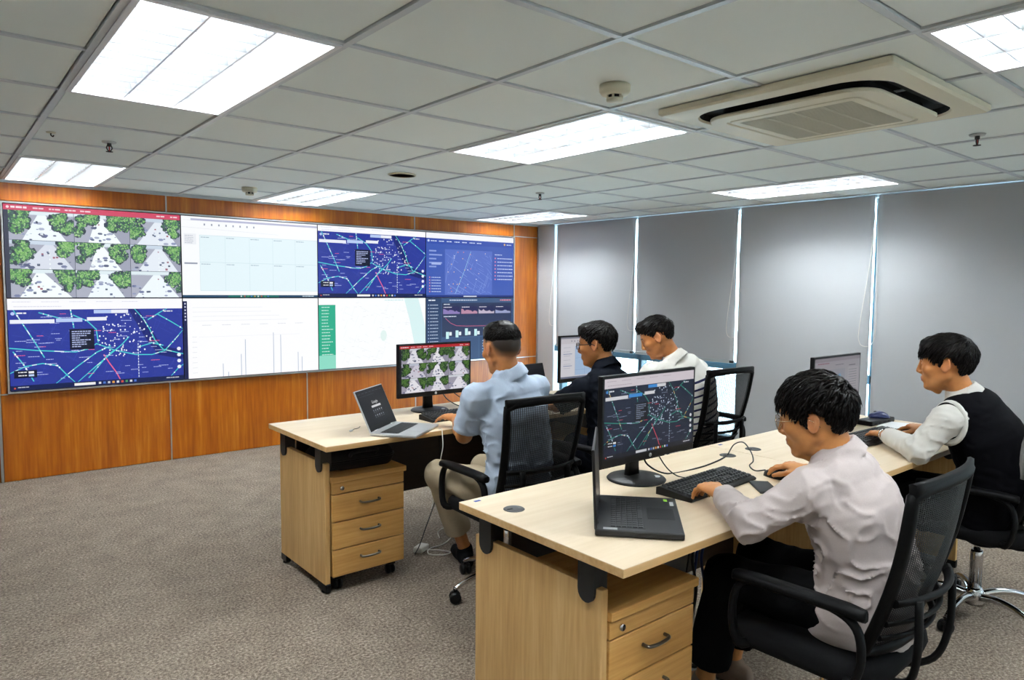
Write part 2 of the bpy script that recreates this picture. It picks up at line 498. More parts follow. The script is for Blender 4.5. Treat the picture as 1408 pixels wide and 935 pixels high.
# fluorescent troffers
def make_light():
    root = thing('ceiling_light', '', 'ceiling light')
    w, l = U - .034, 2 * U - .034
    pan = MB()
    for (a, b) in (((-w / 2, -l / 2), (w / 2, -l / 2)), ((w / 2, -l / 2), (w / 2, l / 2)), ((w / 2, l / 2), (-w / 2, l / 2)), ((-w / 2, l / 2), (-w / 2, -l / 2))):
        pan.add([(a[0], a[1], 0), (b[0], b[1], 0), (b[0] * .97, b[1] * .985, .085), (a[0] * .97, a[1] * .985, .085)], [(0, 1, 2, 3)])
    pan.box(-w / 2 * .98, w / 2 * .98, -l / 2 * .99, l / 2 * .99, .085, .09)
    pan.build('reflector_tray', 'reflector', root)
    fr = MB()
    for sx in (-1, 1): fr.box(sx * w / 2 - .009, sx * w / 2 + .009, -l / 2 - .009, l / 2 + .009, -.004, .012)
    for sy in (-1, 1): fr.box(-w / 2, w / 2, sy * l / 2 - .009, sy * l / 2 + .009, -.004, .012)
    fr.build('frame', 'white_metal', root)
    for i in (-1, 0, 1):
        MB().lathe([(.0, -.555), (.013, -.555), (.013, .555), (.0, .555)], 10, (i * w / 3, 0, .068), 'y').build('fluorescent_tube', 'tube_lit', root)
    for i in (-.5, .5):                      # long louvre ribs, V-shaped
        x = i * w / 3
        MB().prism([(x - .003, .002), (x + .003, .002), (x + .008, .02), (x + .020, .052), (x - .020, .052), (x - .008, .02)], -l / 2, l / 2, 'y').build('louvre_rib', 'louvre', root)
    for sx in (-1, 1):
        x = sx * w / 2
        MB().prism([(x, .002), (x - sx * .003, .002), (x - sx * .008, .02), (x - sx * .020, .052), (x, .052)], -l / 2, l / 2, 'y').build('louvre_rib', 'louvre', root)
    nb = 13
    for k in range(1, nb):                   # cross blades, one set over the three lamps
        y = -l / 2 + l * k / nb
        MB().prism([(y - .0016, .003), (y + .0016, .003), (y + .005, .02), (y + .012, .048), (y - .012, .048), (y - .005, .02)], -w / 2, w / 2, 'x').build('louvre_blade', 'louvre', root)
    return root
LIGHT_LABELS = {
    (0, 0): 'large bright louvred ceiling light at the upper left, nearest the video wall side',
    (0, 5): 'louvred ceiling light touching the wood wall above the leftmost display',
    (3, 0): 'louvred ceiling light in the middle, left of the air conditioner',
    (3, 5): 'louvred ceiling light touching the wood wall near its middle, beside a smoke detector',
    (7, 0): 'louvred ceiling light along the roller blinds, beyond the air conditioner',
    (7, 5): 'small far louvred ceiling light in the corner by the wood wall and blinds',
    (3, -4): 'bright louvred ceiling light cut off at the upper right corner',
    (0, -4): 'unseen louvred ceiling light added above the camera, on the left',  # from here on: troffers out of view, added to light the room
    (7, -4): 'unseen louvred ceiling light added behind the camera, along the blinds',
    (0, -9): 'unseen louvred ceiling light added at the rear of the room, left row',
    (3, -9): 'unseen louvred ceiling light added at the rear of the room, middle row',
    (7, -9): 'unseen louvred ceiling light added at the rear of the room, blind side'}
light0 = None
for c, r in LIGHT_CELLS:
    if light0 is None:
        light0 = make_light(); L = light0
        KIDS[light0.name] = kids(light0)
    else:
        L = copy_tree(light0)
    L.location = (GX(c + .5), GY(r + 1), CEIL)
    tag(L, LIGHT_LABELS[(c, r)], 'ceiling light', 'fluorescent ceiling lights')

# cassette air conditioner
ac = thing('air_conditioner', 'cream square cassette air conditioner set into the ceiling', 'air conditioner', (2.895, 1.485, CEIL))
def ring(w, h, r, z, n=8): return [(x, y, z) for x, y in rrect(w, h, r, n)]
MB().loft([ring(.95, .95, .012, .002), ring(.95, .95, .012, -.018), ring(.93, .93, .02, -.026), ring(.80, .80, .16, -.030), ring(.785, .785, .15, -.022)], False, False, False).build('flange', 'cream', ac)
MB().loft([ring(.785, .785, .15, -.022), ring(.77, .77, .145, .002), ring(.62, .62, .1, .004)], False, False, True).build('air_channel', 'dark_void', ac)
MB().loft([ring(.60, .60, .07, .003), ring(.62, .62, .08, -.030), ring(.67, .67, .10, -.034)], False, False, False).build('air_duct_wall', 'dark_void', ac)
MB().loft([ring(.67, .67, .10, -.034), ring(.70, .70, .11, -.040), ring(.70, .70, .11, -.047), ring(.69, .69, .10, -.052), ring(.57, .57, .05, -.055), ring(.56, .56, .045, -.049), ring(.545, .545, .04, -.049), ring(.535, .535, .035, -.055), ring(.47, .47, .01, -.056), ring(.465, .465, .01, -.046)], False, False, False).build('centre_panel', 'cream', ac)
MB().box(-.2325, .2325, -.2325, .2325, -.040, -.036).build('grille_backing', 'dark_void', ac)
g = MB()
for k in range(36):
    x = -.228 + k * .456 / 35
    g.box(x - .0042, x + .0042, -.2325, .2325, -.055, -.040)
for y in (-.116, 0, .116): g.box(-.2325, .2325, y - .006, y + .006, -.056, -.046)
tag(g.build('intake_grille', 'cream_grille', ac), kind='stuff')
for a in range(4):
    v = MB().prism(rrect(.42, .012, .005, 2, 0, 0), -.006, .006, 'y')
    o = MB().rbox(-.22, .22, -.020, .020, -.0025, .0025, .002, 1).build('air_flap', 'dark_plastic', ac)
    ang = a * math.pi / 2
    o.location = (math.sin(ang) * .368, -math.cos(ang) * .368, -.013)
    o.rotation_euler = (math.radians(18), 0, ang)

# small ceiling fittings
def smoke(x, y, label, s=1.0):
    t = thing('smoke_detector', label, 'smoke detector', (x, y, CEIL + .004), 0, 'smoke detectors')
    MB().lathe([(.0, 0), (.058 * s, 0), (.058 * s, -.022 * s), (.050 * s, -.034 * s), (.034 * s, -.036 * s), (.0, -.036 * s)], 28).build('housing', 'cream', t)
    MB().lathe([(.026 * s, -.034 * s), (.026 * s, -.048 * s), (.0, -.048 * s)], 20).build('sensor_chamber', 'dark_void', t)
    MB().lathe([(.0, -.048 * s), (.032 * s, -.048 * s), (.030 * s, -.058 * s), (.0, -.060 * s)], 24).build('sensor_cap', 'cream', t)
    for k in range(6):
        a = k * math.pi / 3
        MB().box(-.004 * s, .004 * s, .024 * s, .031 * s, -.05 * s, -.034 * s).build('cap_post', 'cream', t, rot=(0, 0, a))
smoke(2.02, 1.84, 'cream smoke detector on the ceiling left of the air conditioner')
smoke(1.965, 5.57, 'cream smoke detector on the ceiling near the wood wall')
def sprinkler(x, y, label):
    t = thing('sprinkler_head', label, 'sprinkler', (x, y, CEIL + .004), 0, 'ceiling sprinklers')
    MB().lathe([(.0, 0), (.036, 0), (.033, -.007), (.0, -.009)], 24).build('escutcheon', 'sticker_silver', t)
    MB().lathe([(.011, -.006), (.011, -.022), (.007, -.026), (.0, -.026)], 14).build('body', 'sprinkler_dark', t)
    MB().tube(spline([(.009, 0, -.02), (.013, 0, -.034), (.004, 0, -.05)], 4), .003, 6).tube(spline([(-.009, 0, -.02), (-.013, 0, -.034), (-.004, 0, -.05)], 4), .003, 6).build('yoke', 'sprinkler_dark', t)
    MB().lathe([(.003, -.022), (.003, -.05), (.0, -.05)], 8).build('bulb', 'led_red', t)
    MB().lathe([(.0, -.05), (.017, -.051), (.017, -.054), (.0, -.055)], 16).build('deflector', 'sprinkler_dark', t)
sprinkler(.784, 4.324, 'dark sprinkler head on the ceiling between the two left lights')
sprinkler(3.80, 4.24, 'dark sprinkler head on the ceiling near the far corner light')
sprinkler(3.941, 1.236, 'dark sprinkler head on the ceiling right of the air conditioner')
t = thing('ceiling_speaker', 'flat round ceiling speaker between the middle lights', 'speaker', (2.512, 4.202, CEIL + .004))
MB().lathe([(.0, 0), (.095, 0), (.095, -.004), (.086, -.009), (.082, -.006)], 32).build('rim', 'cream', t)
MB().lathe([(.0, -.005), (.083, -.006)], 32).build('speaker_grille', 'cream_grille', t)
t = thing('ceiling_hook', 'tiny stained hook plate on the ceiling beside the upper left tee', 'hook', (.514, 4.258, CEIL + .004))
MB().lathe([(.0, 0), (.022, 0), (.02, -.004), (.0, -.005)], 16).build('plate', 'cream', t)
MB().tube(spline([(0, 0, -.004), (0, 0, -.014), (.008, 0, -.02), (.012, 0, -.013)], 4), .003, 6).build('hook', 'sprinkler_dark', t)

# ------------------------------------------------------------------ window wall and blinds
GAPS = [6.075, 4.862, 3.660, 2.455, 1.237, 0.03, -1.18, -2.39]
wall_right = tag(MB().box(XW + .02, XW + .4, 6.33, YV + .03, 0, CEIL + .2).build('wall_right', 'pillar_grey'), 'grey wall end between the wood wall and the windows', None, None, 'structure')
MB().box(XW - .001, XW + .019, 6.105, YV - .002, 0, CEIL).build('pillar_cladding', 'pillar_grey', wall_right)
MB().box(XW + .05, XW + .4, Y_BACK, YV, CEIL - .02, CEIL + .14).build('bulkhead', 'wall_paint', wall_right)
TR = .770
for i, (y1, y0) in enumerate(zip(GAPS, GAPS[1:] + [Y_BACK])):
    if i == 0: yp = 6.33
    else: yp = y1
    win = tag(MB().box(XW + .165, XW + .171, y0 + .02, yp - .002, TR + .02, CEIL).build('window_%d' % (i + 1), 'window_glass'), 'tall clear window pane behind a blind', None, None, 'structure')
    MB().box(XW + .165, XW + .171, y0 + .02, yp - .002, .09, TR - .02).build('lower_pane', 'window_glass', win)
    MB().rbox(XW + .12, XW + .22, y0 + .025, yp - .002, TR - .035, TR + .035, .004, 1).build('transom', 'frame_teal', win)
    MB().rbox(XW + .12, XW + .22, y0 + .025, yp - .002, .0, .09, .004, 1).build('window_sill', 'frame_teal', win)
    MB().rbox(XW + .12, XW + .22, y1 + .0, y1 + .05, 0, CEIL, .004, 1).build('mullion', 'frame_teal', win)
    MB().rbox(XW + .13, XW + .20, y1 - .175, y1 - .145, .09, TR - .03, .004, 1).build('sash_bar', 'frame_teal', win)

BL_NAMES = ['grey roller blind next to the wood wall, ending above the desk-height windows',
            'grey roller blind behind the person in white, ending above the low windows',
            'grey roller blind reaching the floor behind the person in the lilac shirt',
            'grey roller blind reaching the floor at the right edge, behind the person in the vest',
            'unseen grey roller blind added beside the camera to close off daylight', 'unseen grey roller blind added behind the camera to close off daylight', 'unseen grey roller blind added at the rear of the room to close off daylight']  # the last ones hang out of view, added to close off window light
for i, (y1, y0) in enumerate(zip(GAPS, GAPS[1:])):
    zb = .835 if i < 2 else .07
    ya, yb = y0 + .012, y1 - .016
    b = thing('roller_blind', BL_NAMES[i], 'blind', (XW, (ya + yb) / 2, zb), 0, 'grey roller blinds')
    h = (yb - ya) / 2
    n = 24
    fab = MB()
    rows = 16
    zs = [.0 + (CEIL - .012 - zb) * k / rows for k in range(rows + 1)]
    rg = []
    for q in range(n + 1):
        y = -h + 2 * h * q / n
        w = .004 * math.sin(q / n * 5.0 + i) + .003 * (q / n - .5) ** 2
        rg.append([(w, y, z) for z in zs])
    rg2 = [[(x + .0016, y, z) for (x, y, z) in r] for r in rg]
    vs = [p for r in rg for p in r] + [p for r in rg2 for p in r]
    m = rows + 1; off = m * (n + 1); fs = []
    for q in range(n):
        for k in range(rows):
            a = q * m + k
            fs.append((a, a + 1, a + m + 1, a + m)); fs.append((off + a, off + a + m, off + a + m + 1, off + a + 1))
    for k in range(rows):
        fs.append((k, off + k, off + k + 1, k + 1)); a = n * m + k
        fs.append((a, a + 1, off + a + 1, off + a))
    fab.add(vs, fs, True)
    fab.build('fabric', 'blind', b)
    MB().rbox(-.008, .012, -h, h, -.028, .004, .003, 1).build('bottom_bar', 'sill_metal', b)
    MB().rbox(-.010, .014, -h - .004, -h + .04, -.024, .0, .002, 1).build('end_cap', 'dark_plastic', b)
    MB().lathe([(.0, -h), (.014, -h), (.014, h), (.0, h)], 12, (.03, 0, CEIL - zb - .016), 'y').build('roller_tube', 'sill_metal', b)
    zl = 1.05 - zb; zt = CEIL - zb - .02
    MB().tube(spline([(-.02, h + .006, zt), (-.022, h + .035, (zt + zl) / 2 + .1), (-.024, h + .095, zl + .16), (-.024, h + .090, zl + .03), (-.024, h + .045, zl), (-.024, h - .010, zl + .03), (-.024, h - .030, zl + .18), (-.022, h - .015, (zt + zl) / 2 + .1), (-.02, h - .004, zt)], 6), .0028, 6).build('pull_chain', 'cable_white', b)

# ------------------------------------------------------------------ screen pictures (flat print, drawn as coloured shapes)
class Canvas:
    """draws in a w x h picture, origin top-left; each later layer sits a hair in front"""
    def __init__(s, w=16.0, h=9.0):
        s.w, s.h = w, h
        s.v = []; s.f = []; s.c = []; s.z = 0.0
        s.clip = None
    def layer(s): s.z += 1.0; return s
    def poly(s, pts, col):
        if s.clip:
            x0, y0, x1, y1 = s.clip
            pts = [(min(max(x, x0), x1), min(max(y, y0), y1)) for x, y in pts]
        n = len(s.v)
        s.v += [(x, y, s.z) for x, y in pts]
        s.f.append(tuple(range(n, n + len(pts))))
        s.c += [lin(col)] * len(pts)
    def rect(s, x, y, w, h, col): s.poly([(x, y), (x, y + h), (x + w, y + h), (x + w, y)], col)
    def disc(s, x, y, r, col, n=8, e=1.0): s.poly([(x + r * math.cos(-2 * math.pi * k / n), y + r * e * math.sin(-2 * math.pi * k / n)) for k in range(n)], col)
    def line(s, pts, w, col):
        for (x0, y0), (x1, y1) in zip(pts, pts[1:]):
            d = math.hypot(x1 - x0, y1 - y0)
            if d < 1e-6: continue
            nx, ny = -(y1 - y0) / d * w / 2, (x1 - x0) / d * w / 2
            ex, ey = (x1 - x0) / d * w * .3, (y1 - y0) / d * w * .3
            s.poly([(x0 - ex + nx, y0 - ey + ny), (x0 - ex - nx, y0 - ey - ny), (x1 + ex - nx, y1 + ey - ny), (x1 + ex + nx, y1 + ey + ny)], col)
    def bars(s, rnd, x, y, w, h, col):
        """a word-like run of tiny dashes, as unreadable as in the photograph"""
        while w > h * .8:
            k = min(w, rnd.uniform(1.2, 4) * h); s.rect(x, y, k, h, col); x += k + h * .5; w -= k + h * .5
    def text(s, txt, x, y, size, col):
        cu = bpy.data.curves.new('t', 'FONT'); cu.body = txt; cu.size = size; cu.align_x = 'CENTER'
        o = bpy.data.objects.new('t', cu); COL.objects.link(o)
        me = bpy.data.meshes.new_from_object(o.evaluated_get(bpy.context.evaluated_depsgraph_get()))
        for p in me.polygons:
            s.poly([(x + me.vertices[i].co.x, y - me.vertices[i].co.y) for i in p.vertices][::-1], col)
        bpy.data.objects.remove(o); bpy.data.curves.remove(cu); bpy.data.meshes.remove(me)
    def build(s, name, mat, parent, W, H, loc=(0, 0, 0), rot=None, step=.00012):
        """picture of size W x H in the local XZ plane, facing -Y, origin at its lower-left corner"""
        me = bpy.data.meshes.new(name)
        me.from_pydata([(x / s.w * W, -z * step, H - y / s.h * H) for x, y, z in s.v], [], s.f)
        a = me.attributes.new('Col', 'FLOAT_COLOR', 'POINT')
        a.data.foreach_set('color', np.array([(*c, 1) for c in s.c], 'f').ravel())
        return link(name, me, mat, parent, loc, rot)

def cctv_cell(c, rnd, x, y, w, h, kind):
    c.clip = (x, y, x + w, y + h)
    z0 = c.z
    road = ['f0eef6', 'e6e3ee', 'f6f4fa', 'd9d5e2'][kind % 4]
    c.rect(x, y, w, h, road)
    c.layer()
    vx = x + w * [.5, .55, .45, .6][kind % 4]; 
    c.rect(x, y, w, h * .14, ['dfe3ea', 'c9cede'][kind % 2])
    # verge on both sides and pavement shade
    left = [.36, .24, .44, .30, .12][kind % 5]; right = [.68, .74, .64, .78, .75][kind % 5]
    c.poly([(x, y + h * .1), (x, y + h), (x + w * left * .55, y + h), (vx - w * .06, y + h * .12)], 'a9a5b4')
    c.poly([(x + w, y + h * .1), (vx + w * .06, y + h * .12), (x + w * (right + .2), y + h), (x + w, y + h)], '9d99aa')
    c.layer()
    for k in range(5):                       # lane dashes
        yy = y + h * (.3 + .16 * k); c.poly([(vx, yy), (vx - .02 * k * w * .1, yy + h * .06), (vx + w * .012 * (k + 1) * .4, yy + h * .06), (vx + w * .01, yy)], 'f6f5fa')
    for k in range(14):                      # tree shade lying on the road
        sd = rnd.choice([left * .9, right]); c.disc(x + w * (sd + rnd.gauss(0, .10)), y + h * rnd.uniform(.35, 1.0), w * rnd.uniform(.015, .06), rnd.choice(['8d8fb0', '6f7296', '50536f', 'a6a6bd']), 6, .5)
    c.layer()
    sides = []
    if kind != 4: sides += [(0.0, left)]
    if kind not in (5,): sides += [(right, 1.0)]
    for (a, b) in sides:                     # trees: dark mass, mid leaves, lit leaves
        cl = [(rnd.uniform(a, b), rnd.uniform(.0, .75) ** 1.2, rnd.uniform(.05, .125)) for q in range(13)]
        for tone, n, r in ((('17281f', '1b3323', '101d18', '25303a'), 16, .045), (('2c5630', '3a6a38', '27482f', '3d5a4a'), 16, .028), (('5f9a3c', '86b856', '4f8a38', 'a4c67e'), 16, .016)):
            for (cx, cy, cr) in cl:
                d = abs(x + w * cx - vx) / w; cy2 = cy * min(1.0, .25 + d * 1.8)
                for k in range(n):
                    an = rnd.uniform(0, 6.28); q = cr * math.sqrt(rnd.random())
                    c.disc(x + w * (cx + q * math.cos(an)), y + h * (cy2 + 1.5 * q * math.sin(an)) - (w * r * .3), w * r * rnd.uniform(.5, 1.2), rnd.choice(tone), 5, 1.1)
            c.layer()
    for k in range(rnd.randint(4, 8)):       # traffic
        q = rnd.uniform(.25, .95); px = vx + (rnd.uniform(-.3, .3)) * w * q; s = w * .022 * (.5 + q)
        col = rnd.choice(['2a2d3a', '3a3f55', 'f4f4f6', 'a03030', '4c5474'])
        c.rect(px, y + h * q - s, s * 1.5, s * 1.3, col); c.rect(px + s * .2, y + h * q - s * .8, s * 1.1, s * .4, '7d88a8')
    c.clip = None
    c.z = z0
def cctv(seed=3, lift=0):
    c = Canvas(); rnd = random.Random(seed)
    c.rect(0, 0, 16, 9, '101418'); c.layer()
    c.rect(0, 0, 16, .55, 'd0304a' if lift else 'c2222c')
    c.layer()
    c.disc(.35, .27, .13, 'f4d9dd'); c.bars(rnd, .6, .17, 1.3, .18, 'f6dfe3')
    for k in range(4): c.bars(rnd, 2.4 + k * 1.35, .2, .95, .14, 'f2cdd3')
    c.bars(rnd, 13.6, .2, .8, .14, 'f2cdd3'); c.bars(rnd, 15.0, .2, .7, .14, 'f2cdd3')
    c.z = 1
    xs = [.35, 5.85, 10.95, 16.0]; ys = [.55, 3.4, 6.2, 9.0]
    kinds = [0, 2, 1, 3, 2, 1, 6, 0, 4]
    for j in range(3):
        for i in range(3):
            cctv_cell(c, rnd, xs[i] + .02, ys[j] + .02, xs[i + 1] - xs[i] - .04, ys[j + 1] - ys[j] - .04, kinds[j * 3 + i])
    if not lift: c.c = [tuple(v * (.5 if q[1] > q[2] * 1.15 and q[1] > q[0] else 1.0) for v in q) for q in c.c]     # deeper foliage on the desk monitor
    if lift: c.c = [(min(1, q[0] * .95 + .050), min(1, q[1] * 1.05 + .055), min(1, q[2] + .085)) for q in c.c]     # the wall panels show it paler
    return c

ROADS = [[(0, .50), (.15, .545), (.35, .585), (.42, .55), (.47, .48), (.57, .58), (.70, .66), (.80, .67), (.88, .62), (.94, .48), (1.0, .33)],
         [(.03, 0), (.09, .25), (.14, .46), (.18, .64)], [(0, .83), (.08, .75), (.17, .72), (.25, .76), (.30, .9), (.34, 1.0)],
         [(.24, 1.0), (.36, .78), (.47, .60), (.55, .52)], [(.36, 1.0), (.46, .80), (.54, .65), (.62, .50), (.66, .40)],
         [(.70, 0), (.75, .14), (.79, .30), (.82, .46), (.87, .60), (1.0, .68)], [(.78, .16), (.86, .05), (.90, 0)],
         [(.84, .08), (.93, .2), (1.0, .3)], [(.33, .0), (.345, .25)], [(.345, .08), (.42, .16), (.47, .28), (.48, .46)],
         [(.16, .04), (.33, .16)], [(.02, .55), (.07, .72), (.12, .95)], [(.92, 1.0), (.97, .88), (1.0, .84)], [(.57, .58), (.52, .68), (.42, .95)], [(.72, .55), (.80, .50), (.87, .54)]]
def city_map(pal, seed=7, head=.12, bar=.055):
    """traffic map with roads, pins, a tooltip, search pills and a task bar"""
    c = Canvas(); rnd = random.Random(seed)
    y0 = 9 * head; y1 = 9 * (1 - bar); H = y1 - y0
    c.rect(0, 0, 16, 9, pal['bg']); c.layer()
    P = lambda u, v: (u * 16, y0 + v * H)
    c.clip = (0, y0, 16, y1)
    c.poly([P(.66, 0), P(.72, .0), P(.80, .3), P(.86, .55), P(1, .62), P(1, .76), P(.84, .68), P(.76, .42)], pal['river'])
    for k in range(150):                     # faint street grid
        u, v = rnd.random(), rnd.random(); a = rnd.choice([.5, 2.07, .2, 1.9]); L = rnd.uniform(.3, 1.6)
        x, y = P(u, v); c.line([(x, y), (x + L * math.cos(a), y + L * math.sin(a))], .025, pal['street'])
    c.layer()
    for R_ in ROADS: c.line([P(u, v) for u, v in R_], .10, pal['road'])
    c.line([P(.51, .64), P(.54, .76), P(.58, .9), P(.60, 1)], .10, pal['jam'])
    for k in range(12): c.line([P(.715, .50 + k * .042), P(.715, .50 + k * .042 + .022)], .07, pal['road2'])
    for R_ in ROADS[:6]:
        c.layer()
        for (u0, v0), (u1, v1) in zip(R_, R_[1:]):
            if rnd.random() < .5:
                t = rnd.uniform(.1, .6); c.line([P(u0 + (u1 - u0) * t, v0 + (v1 - v0) * t), P(u0 + (u1 - u0) * (t + .25), v0 + (v1 - v0) * (t + .25))], .09, rnd.choice([pal['warm'], pal['road2'], pal['warm']]))
    c.z = 5
    for k in range(150):                     # pins
        if rnd.random() < .60: qa, qr = rnd.uniform(0, 6.283), rnd.random() ** .55; u, v = .64 + .17 * qr * math.cos(qa), .36 + .33 * qr * math.sin(qa)
        else:
            R_ = rnd.choice(ROADS); i = rnd.randrange(len(R_) - 1); t = rnd.random()
            u = R_[i][0] + (R_[i + 1][0] - R_[i][0]) * t; v = R_[i][1] + (R_[i + 1][1] - R_[i][1]) * t
        x, y = P(u, v); c.disc(x, y, rnd.uniform(.055, .085), pal['pin'], 6, 1.2)
    for k in range(70):                      # labels
        x, y = P(rnd.random() * .9, rnd.uniform(.05, .95)); c.bars(rnd, x, y, rnd.uniform(.4, 1.1), .06, pal['label'] if rnd.random() < .85 else pal['jam'])
    c.layer()
    x, y = P(.32, .27); c.rect(x, y, 2.2, 2.1, pal['tip'])
    c.rect(*P(.02, .80), 1.9, .75, pal['tip'])
    c.rect(*P(.01, .13), 3.7, .38, pal['pill']); c.rect(P(.25, .12)[0], P(.25, .12)[1], 2.3, .38, pal['blue']); c.rect(P(.42, .11)[0], P(.42, .11)[1], 1.8, .36, pal['pill'])
    c.rect(P(.46, .01)[0], P(.46, .01)[1], 1.6, .36, pal['blue']); c.rect(P(.56, .01)[0], P(.56, .01)[1], 1.6, .36, pal['pill'])
    for k in range(4): c.disc(*P(.972, .60 + k * .09), .2, pal['pill'], 12)
    c.layer()
    for k in range(8):
        c.bars(rnd, x + .2, y + .2 + k * .22, rnd.choice([.8, 1.3, 1.7]), .1, pal['label'])
    for k in range(2):
        xx, yy = P(.02, .80); c.bars(rnd, xx + .35, yy + .14 + k * .32, .7, .1, 'e8e8ee'); c.rect(xx + 1.2, yy + .12 + k * .3, .45, .2, 'f0f0f4' if k == 0 else pal['blue'])
    c.disc(*P(.025, .05), .17, pal['blue'], 10); c.bars(rnd, P(.045, .04)[0], P(.045, .035)[1], .8, .14, 'eef0f5')
    c.bars(rnd, P(.88, .03)[0], P(.88, .03)[1], .9, .12, 'dfe2ea')
    c.clip = None
    c.z = 1
    c.rect(0, 0, 16, y0, pal['head']); c.rect(0, y1, 16, 9 - y1, pal['task']); c.layer()
    for k in range(5): c.bars(rnd, .4 + k * 2.4, y0 * .25, 1.5, .07, pal['headtxt'])
    c.bars(rnd, .5, y0 * .68, 4.0, .08, pal['headtxt'])
    ty = y1 + (9 - y1) * .28; th = (9 - y1) * .45
    c.rect(5.4, ty - .02, 1.9, th + .04, 'f0efee' if pal['lit'] else 'cfd2d6')
    for k in range(9): c.rect(7.6 + k * .42, ty, th, th, ['d8d8e0', '4a7ad0', 'c9ccd6', 'e3a04a', 'e8e8ee', 'd0503f', '4fa060', 'e0e0e6', '4f7ad8'][k])
    c.disc(.35, ty + th / 2, .09, 'd85040'); c.bars(rnd, .6, ty, .9, .08, 'c9ccd6'); c.bars(rnd, 14.2, ty, 1.4, .1, 'c9ccd6')
    return c
WALL_PAL = dict(bg='2b3a9c', river='1c2774', street='3f50b6', road='4fd2d6', road2='e6f4fa', warm='c8f0e8', jam='f06a8c', pin='f4f8ff', label='b9c4f0', tip='10152f', pill='eceff8', blue='b9cdf4', head='fbfbff', headtxt='d9dcea', task='15204e', lit=True)
DESK_PAL = dict(bg='1a2036', river='131a2e', street='27304a', road='2f8f7c', road2='b9d0e6', warm='d8b060', jam='d8485a', pin='d5e2f6', label='8590a8', tip='15161c', pill='dcdcdf', blue='3f8fdc', head='d9d0d6', headtxt='b9aeb8', task='1d1c26', lit=False)

def table_page(tint='e6f6fb', grid='cfe3ea', bg='fafcff'):
    c = Canvas(); rnd = random.Random(11)
    c.rect(0, 0, 16, 9, bg); c.layer()
    c.rect(1.0, .22, 15, .2, 'b9bcd6'); c.rect(.2, .42, 15.8, .02, 'c9cbd8')
    for k in range(8): c.rect(2.4 + k * .8, .72, .16, .22, '9aa0b2')
    c.line([(0, 1.2), (11, 1.55)], .025, 'd5d8e2')
    c.rect(.25, 1.9, 1.3, 1.2, 'eef1f6'); c.rect(.25, 5.1, 1.4, .18, '9aa2b2')
    c.rect(1.9, 2.0, 14.1, 6.2, tint)
    c.rect(0, 8.72, 16, .28, '2a4a66'); c.rect(5, 8.72, 6, .28, '2f7a6c')
    c.layer()
    for k in range(6): c.rect(1.9 + k * 2.8, 2.0, .04, 6.2, grid)
    for y in (2.0, 5.0, 8.2): c.rect(1.9, y, 14.1, .05, grid)
    for k in range(5):
        for y in (2.2, 5.2): c.bars(rnd, 2.05 + k * 2.8, y, 1.0, .09, 'a9bcc6')
    for k in range(5): c.bars(rnd, .35, 2.1 + k * .2, .9, .07, 'b6bcc8')
    for k in range(9): c.rect(6.4 + k * .4, 8.79, .14, .14, ['e8e8ee', 'd0503f', '4fa060', '4f7ad8', 'e3a04a'][k % 5])
    c.bars(rnd, 14, 8.8, 1.6, .1, 'd5e2ea')
    return c
def bar_page():
    c = Canvas(); rnd = random.Random(5)
    c.rect(0, 0, 16, 9, 'fdfdff'); c.layer()
    c.rect(0, 0.3, .42, 8.7, '1b2350')
    for k in range(6): c.bars(rnd, 2.0 + k * 2.2, 3.0, 1.0, .06, 'cfd4de')
    for k in range(4): c.bars(rnd, 1.0, 1.0 + k * .5, 8 + k, .05, 'e6e8ee')
    c.rect(1.6, 4.35, 12, .02, 'dfe2ea')
    for k in range(8): c.bars(rnd, .9, 4.3 + k * .58, .5, .05, 'd5d9e2')
    for x, h in ((4.2, 1.5), (4.8, .5), (6.3, 2.5), (6.8, 4.2), (10.2, 4.9), (11.1, 4.6), (13.3, 2.4), (13.8, 1.8)): c.rect(x, 9 - h, .07, h, '9fb2cc')
    c.layer()
    for k in range(6): c.rect(.14, .5 + k * .36, .14, .16, 'd9dcee')
    return c
def pale_map():
    c = Canvas(); rnd = random.Random(9)
    c.rect(0, 0, 16, 9, 'fcfeff'); c.layer()
    c.poly([(12.5, 0), (14.8, 0), (16, 4), (16, 7), (14.2, 6.5), (13.4, 3)], 'd9f2f2')
    c.disc(9.3, 5, .5, 'e2f4f0', 9, 1.5)
    for k in range(110):
        x, y = rnd.uniform(3, 15.5), rnd.uniform(.4, 8.7); a = rnd.choice([.4, 1.97]); L = rnd.uniform(.3, 1.6)
        c.line([(x, y), (min(15.9, x + L * math.cos(a)), min(8.9, y + L * math.sin(a)))], .025, 'e9ecee')
    for k in range(60): c.bars(rnd, rnd.uniform(3, 15), rnd.uniform(.4, 8.6), rnd.uniform(.2, .5), .05, 'e3e2ea')
    c.rect(0, .85, 2.3, 6.4, '2fae8c'); c.rect(0, 7.25, 2.3, 1.75, '8fdcc6')
    c.bars(rnd, 9.5, .2, 3, .12, 'bfe6e8')
    c.layer()
    for k in range(16): c.bars(rnd, .4, 1.1 + k * .4, rnd.uniform(.8, 1.6), .1, 'cff2e4')
    return c
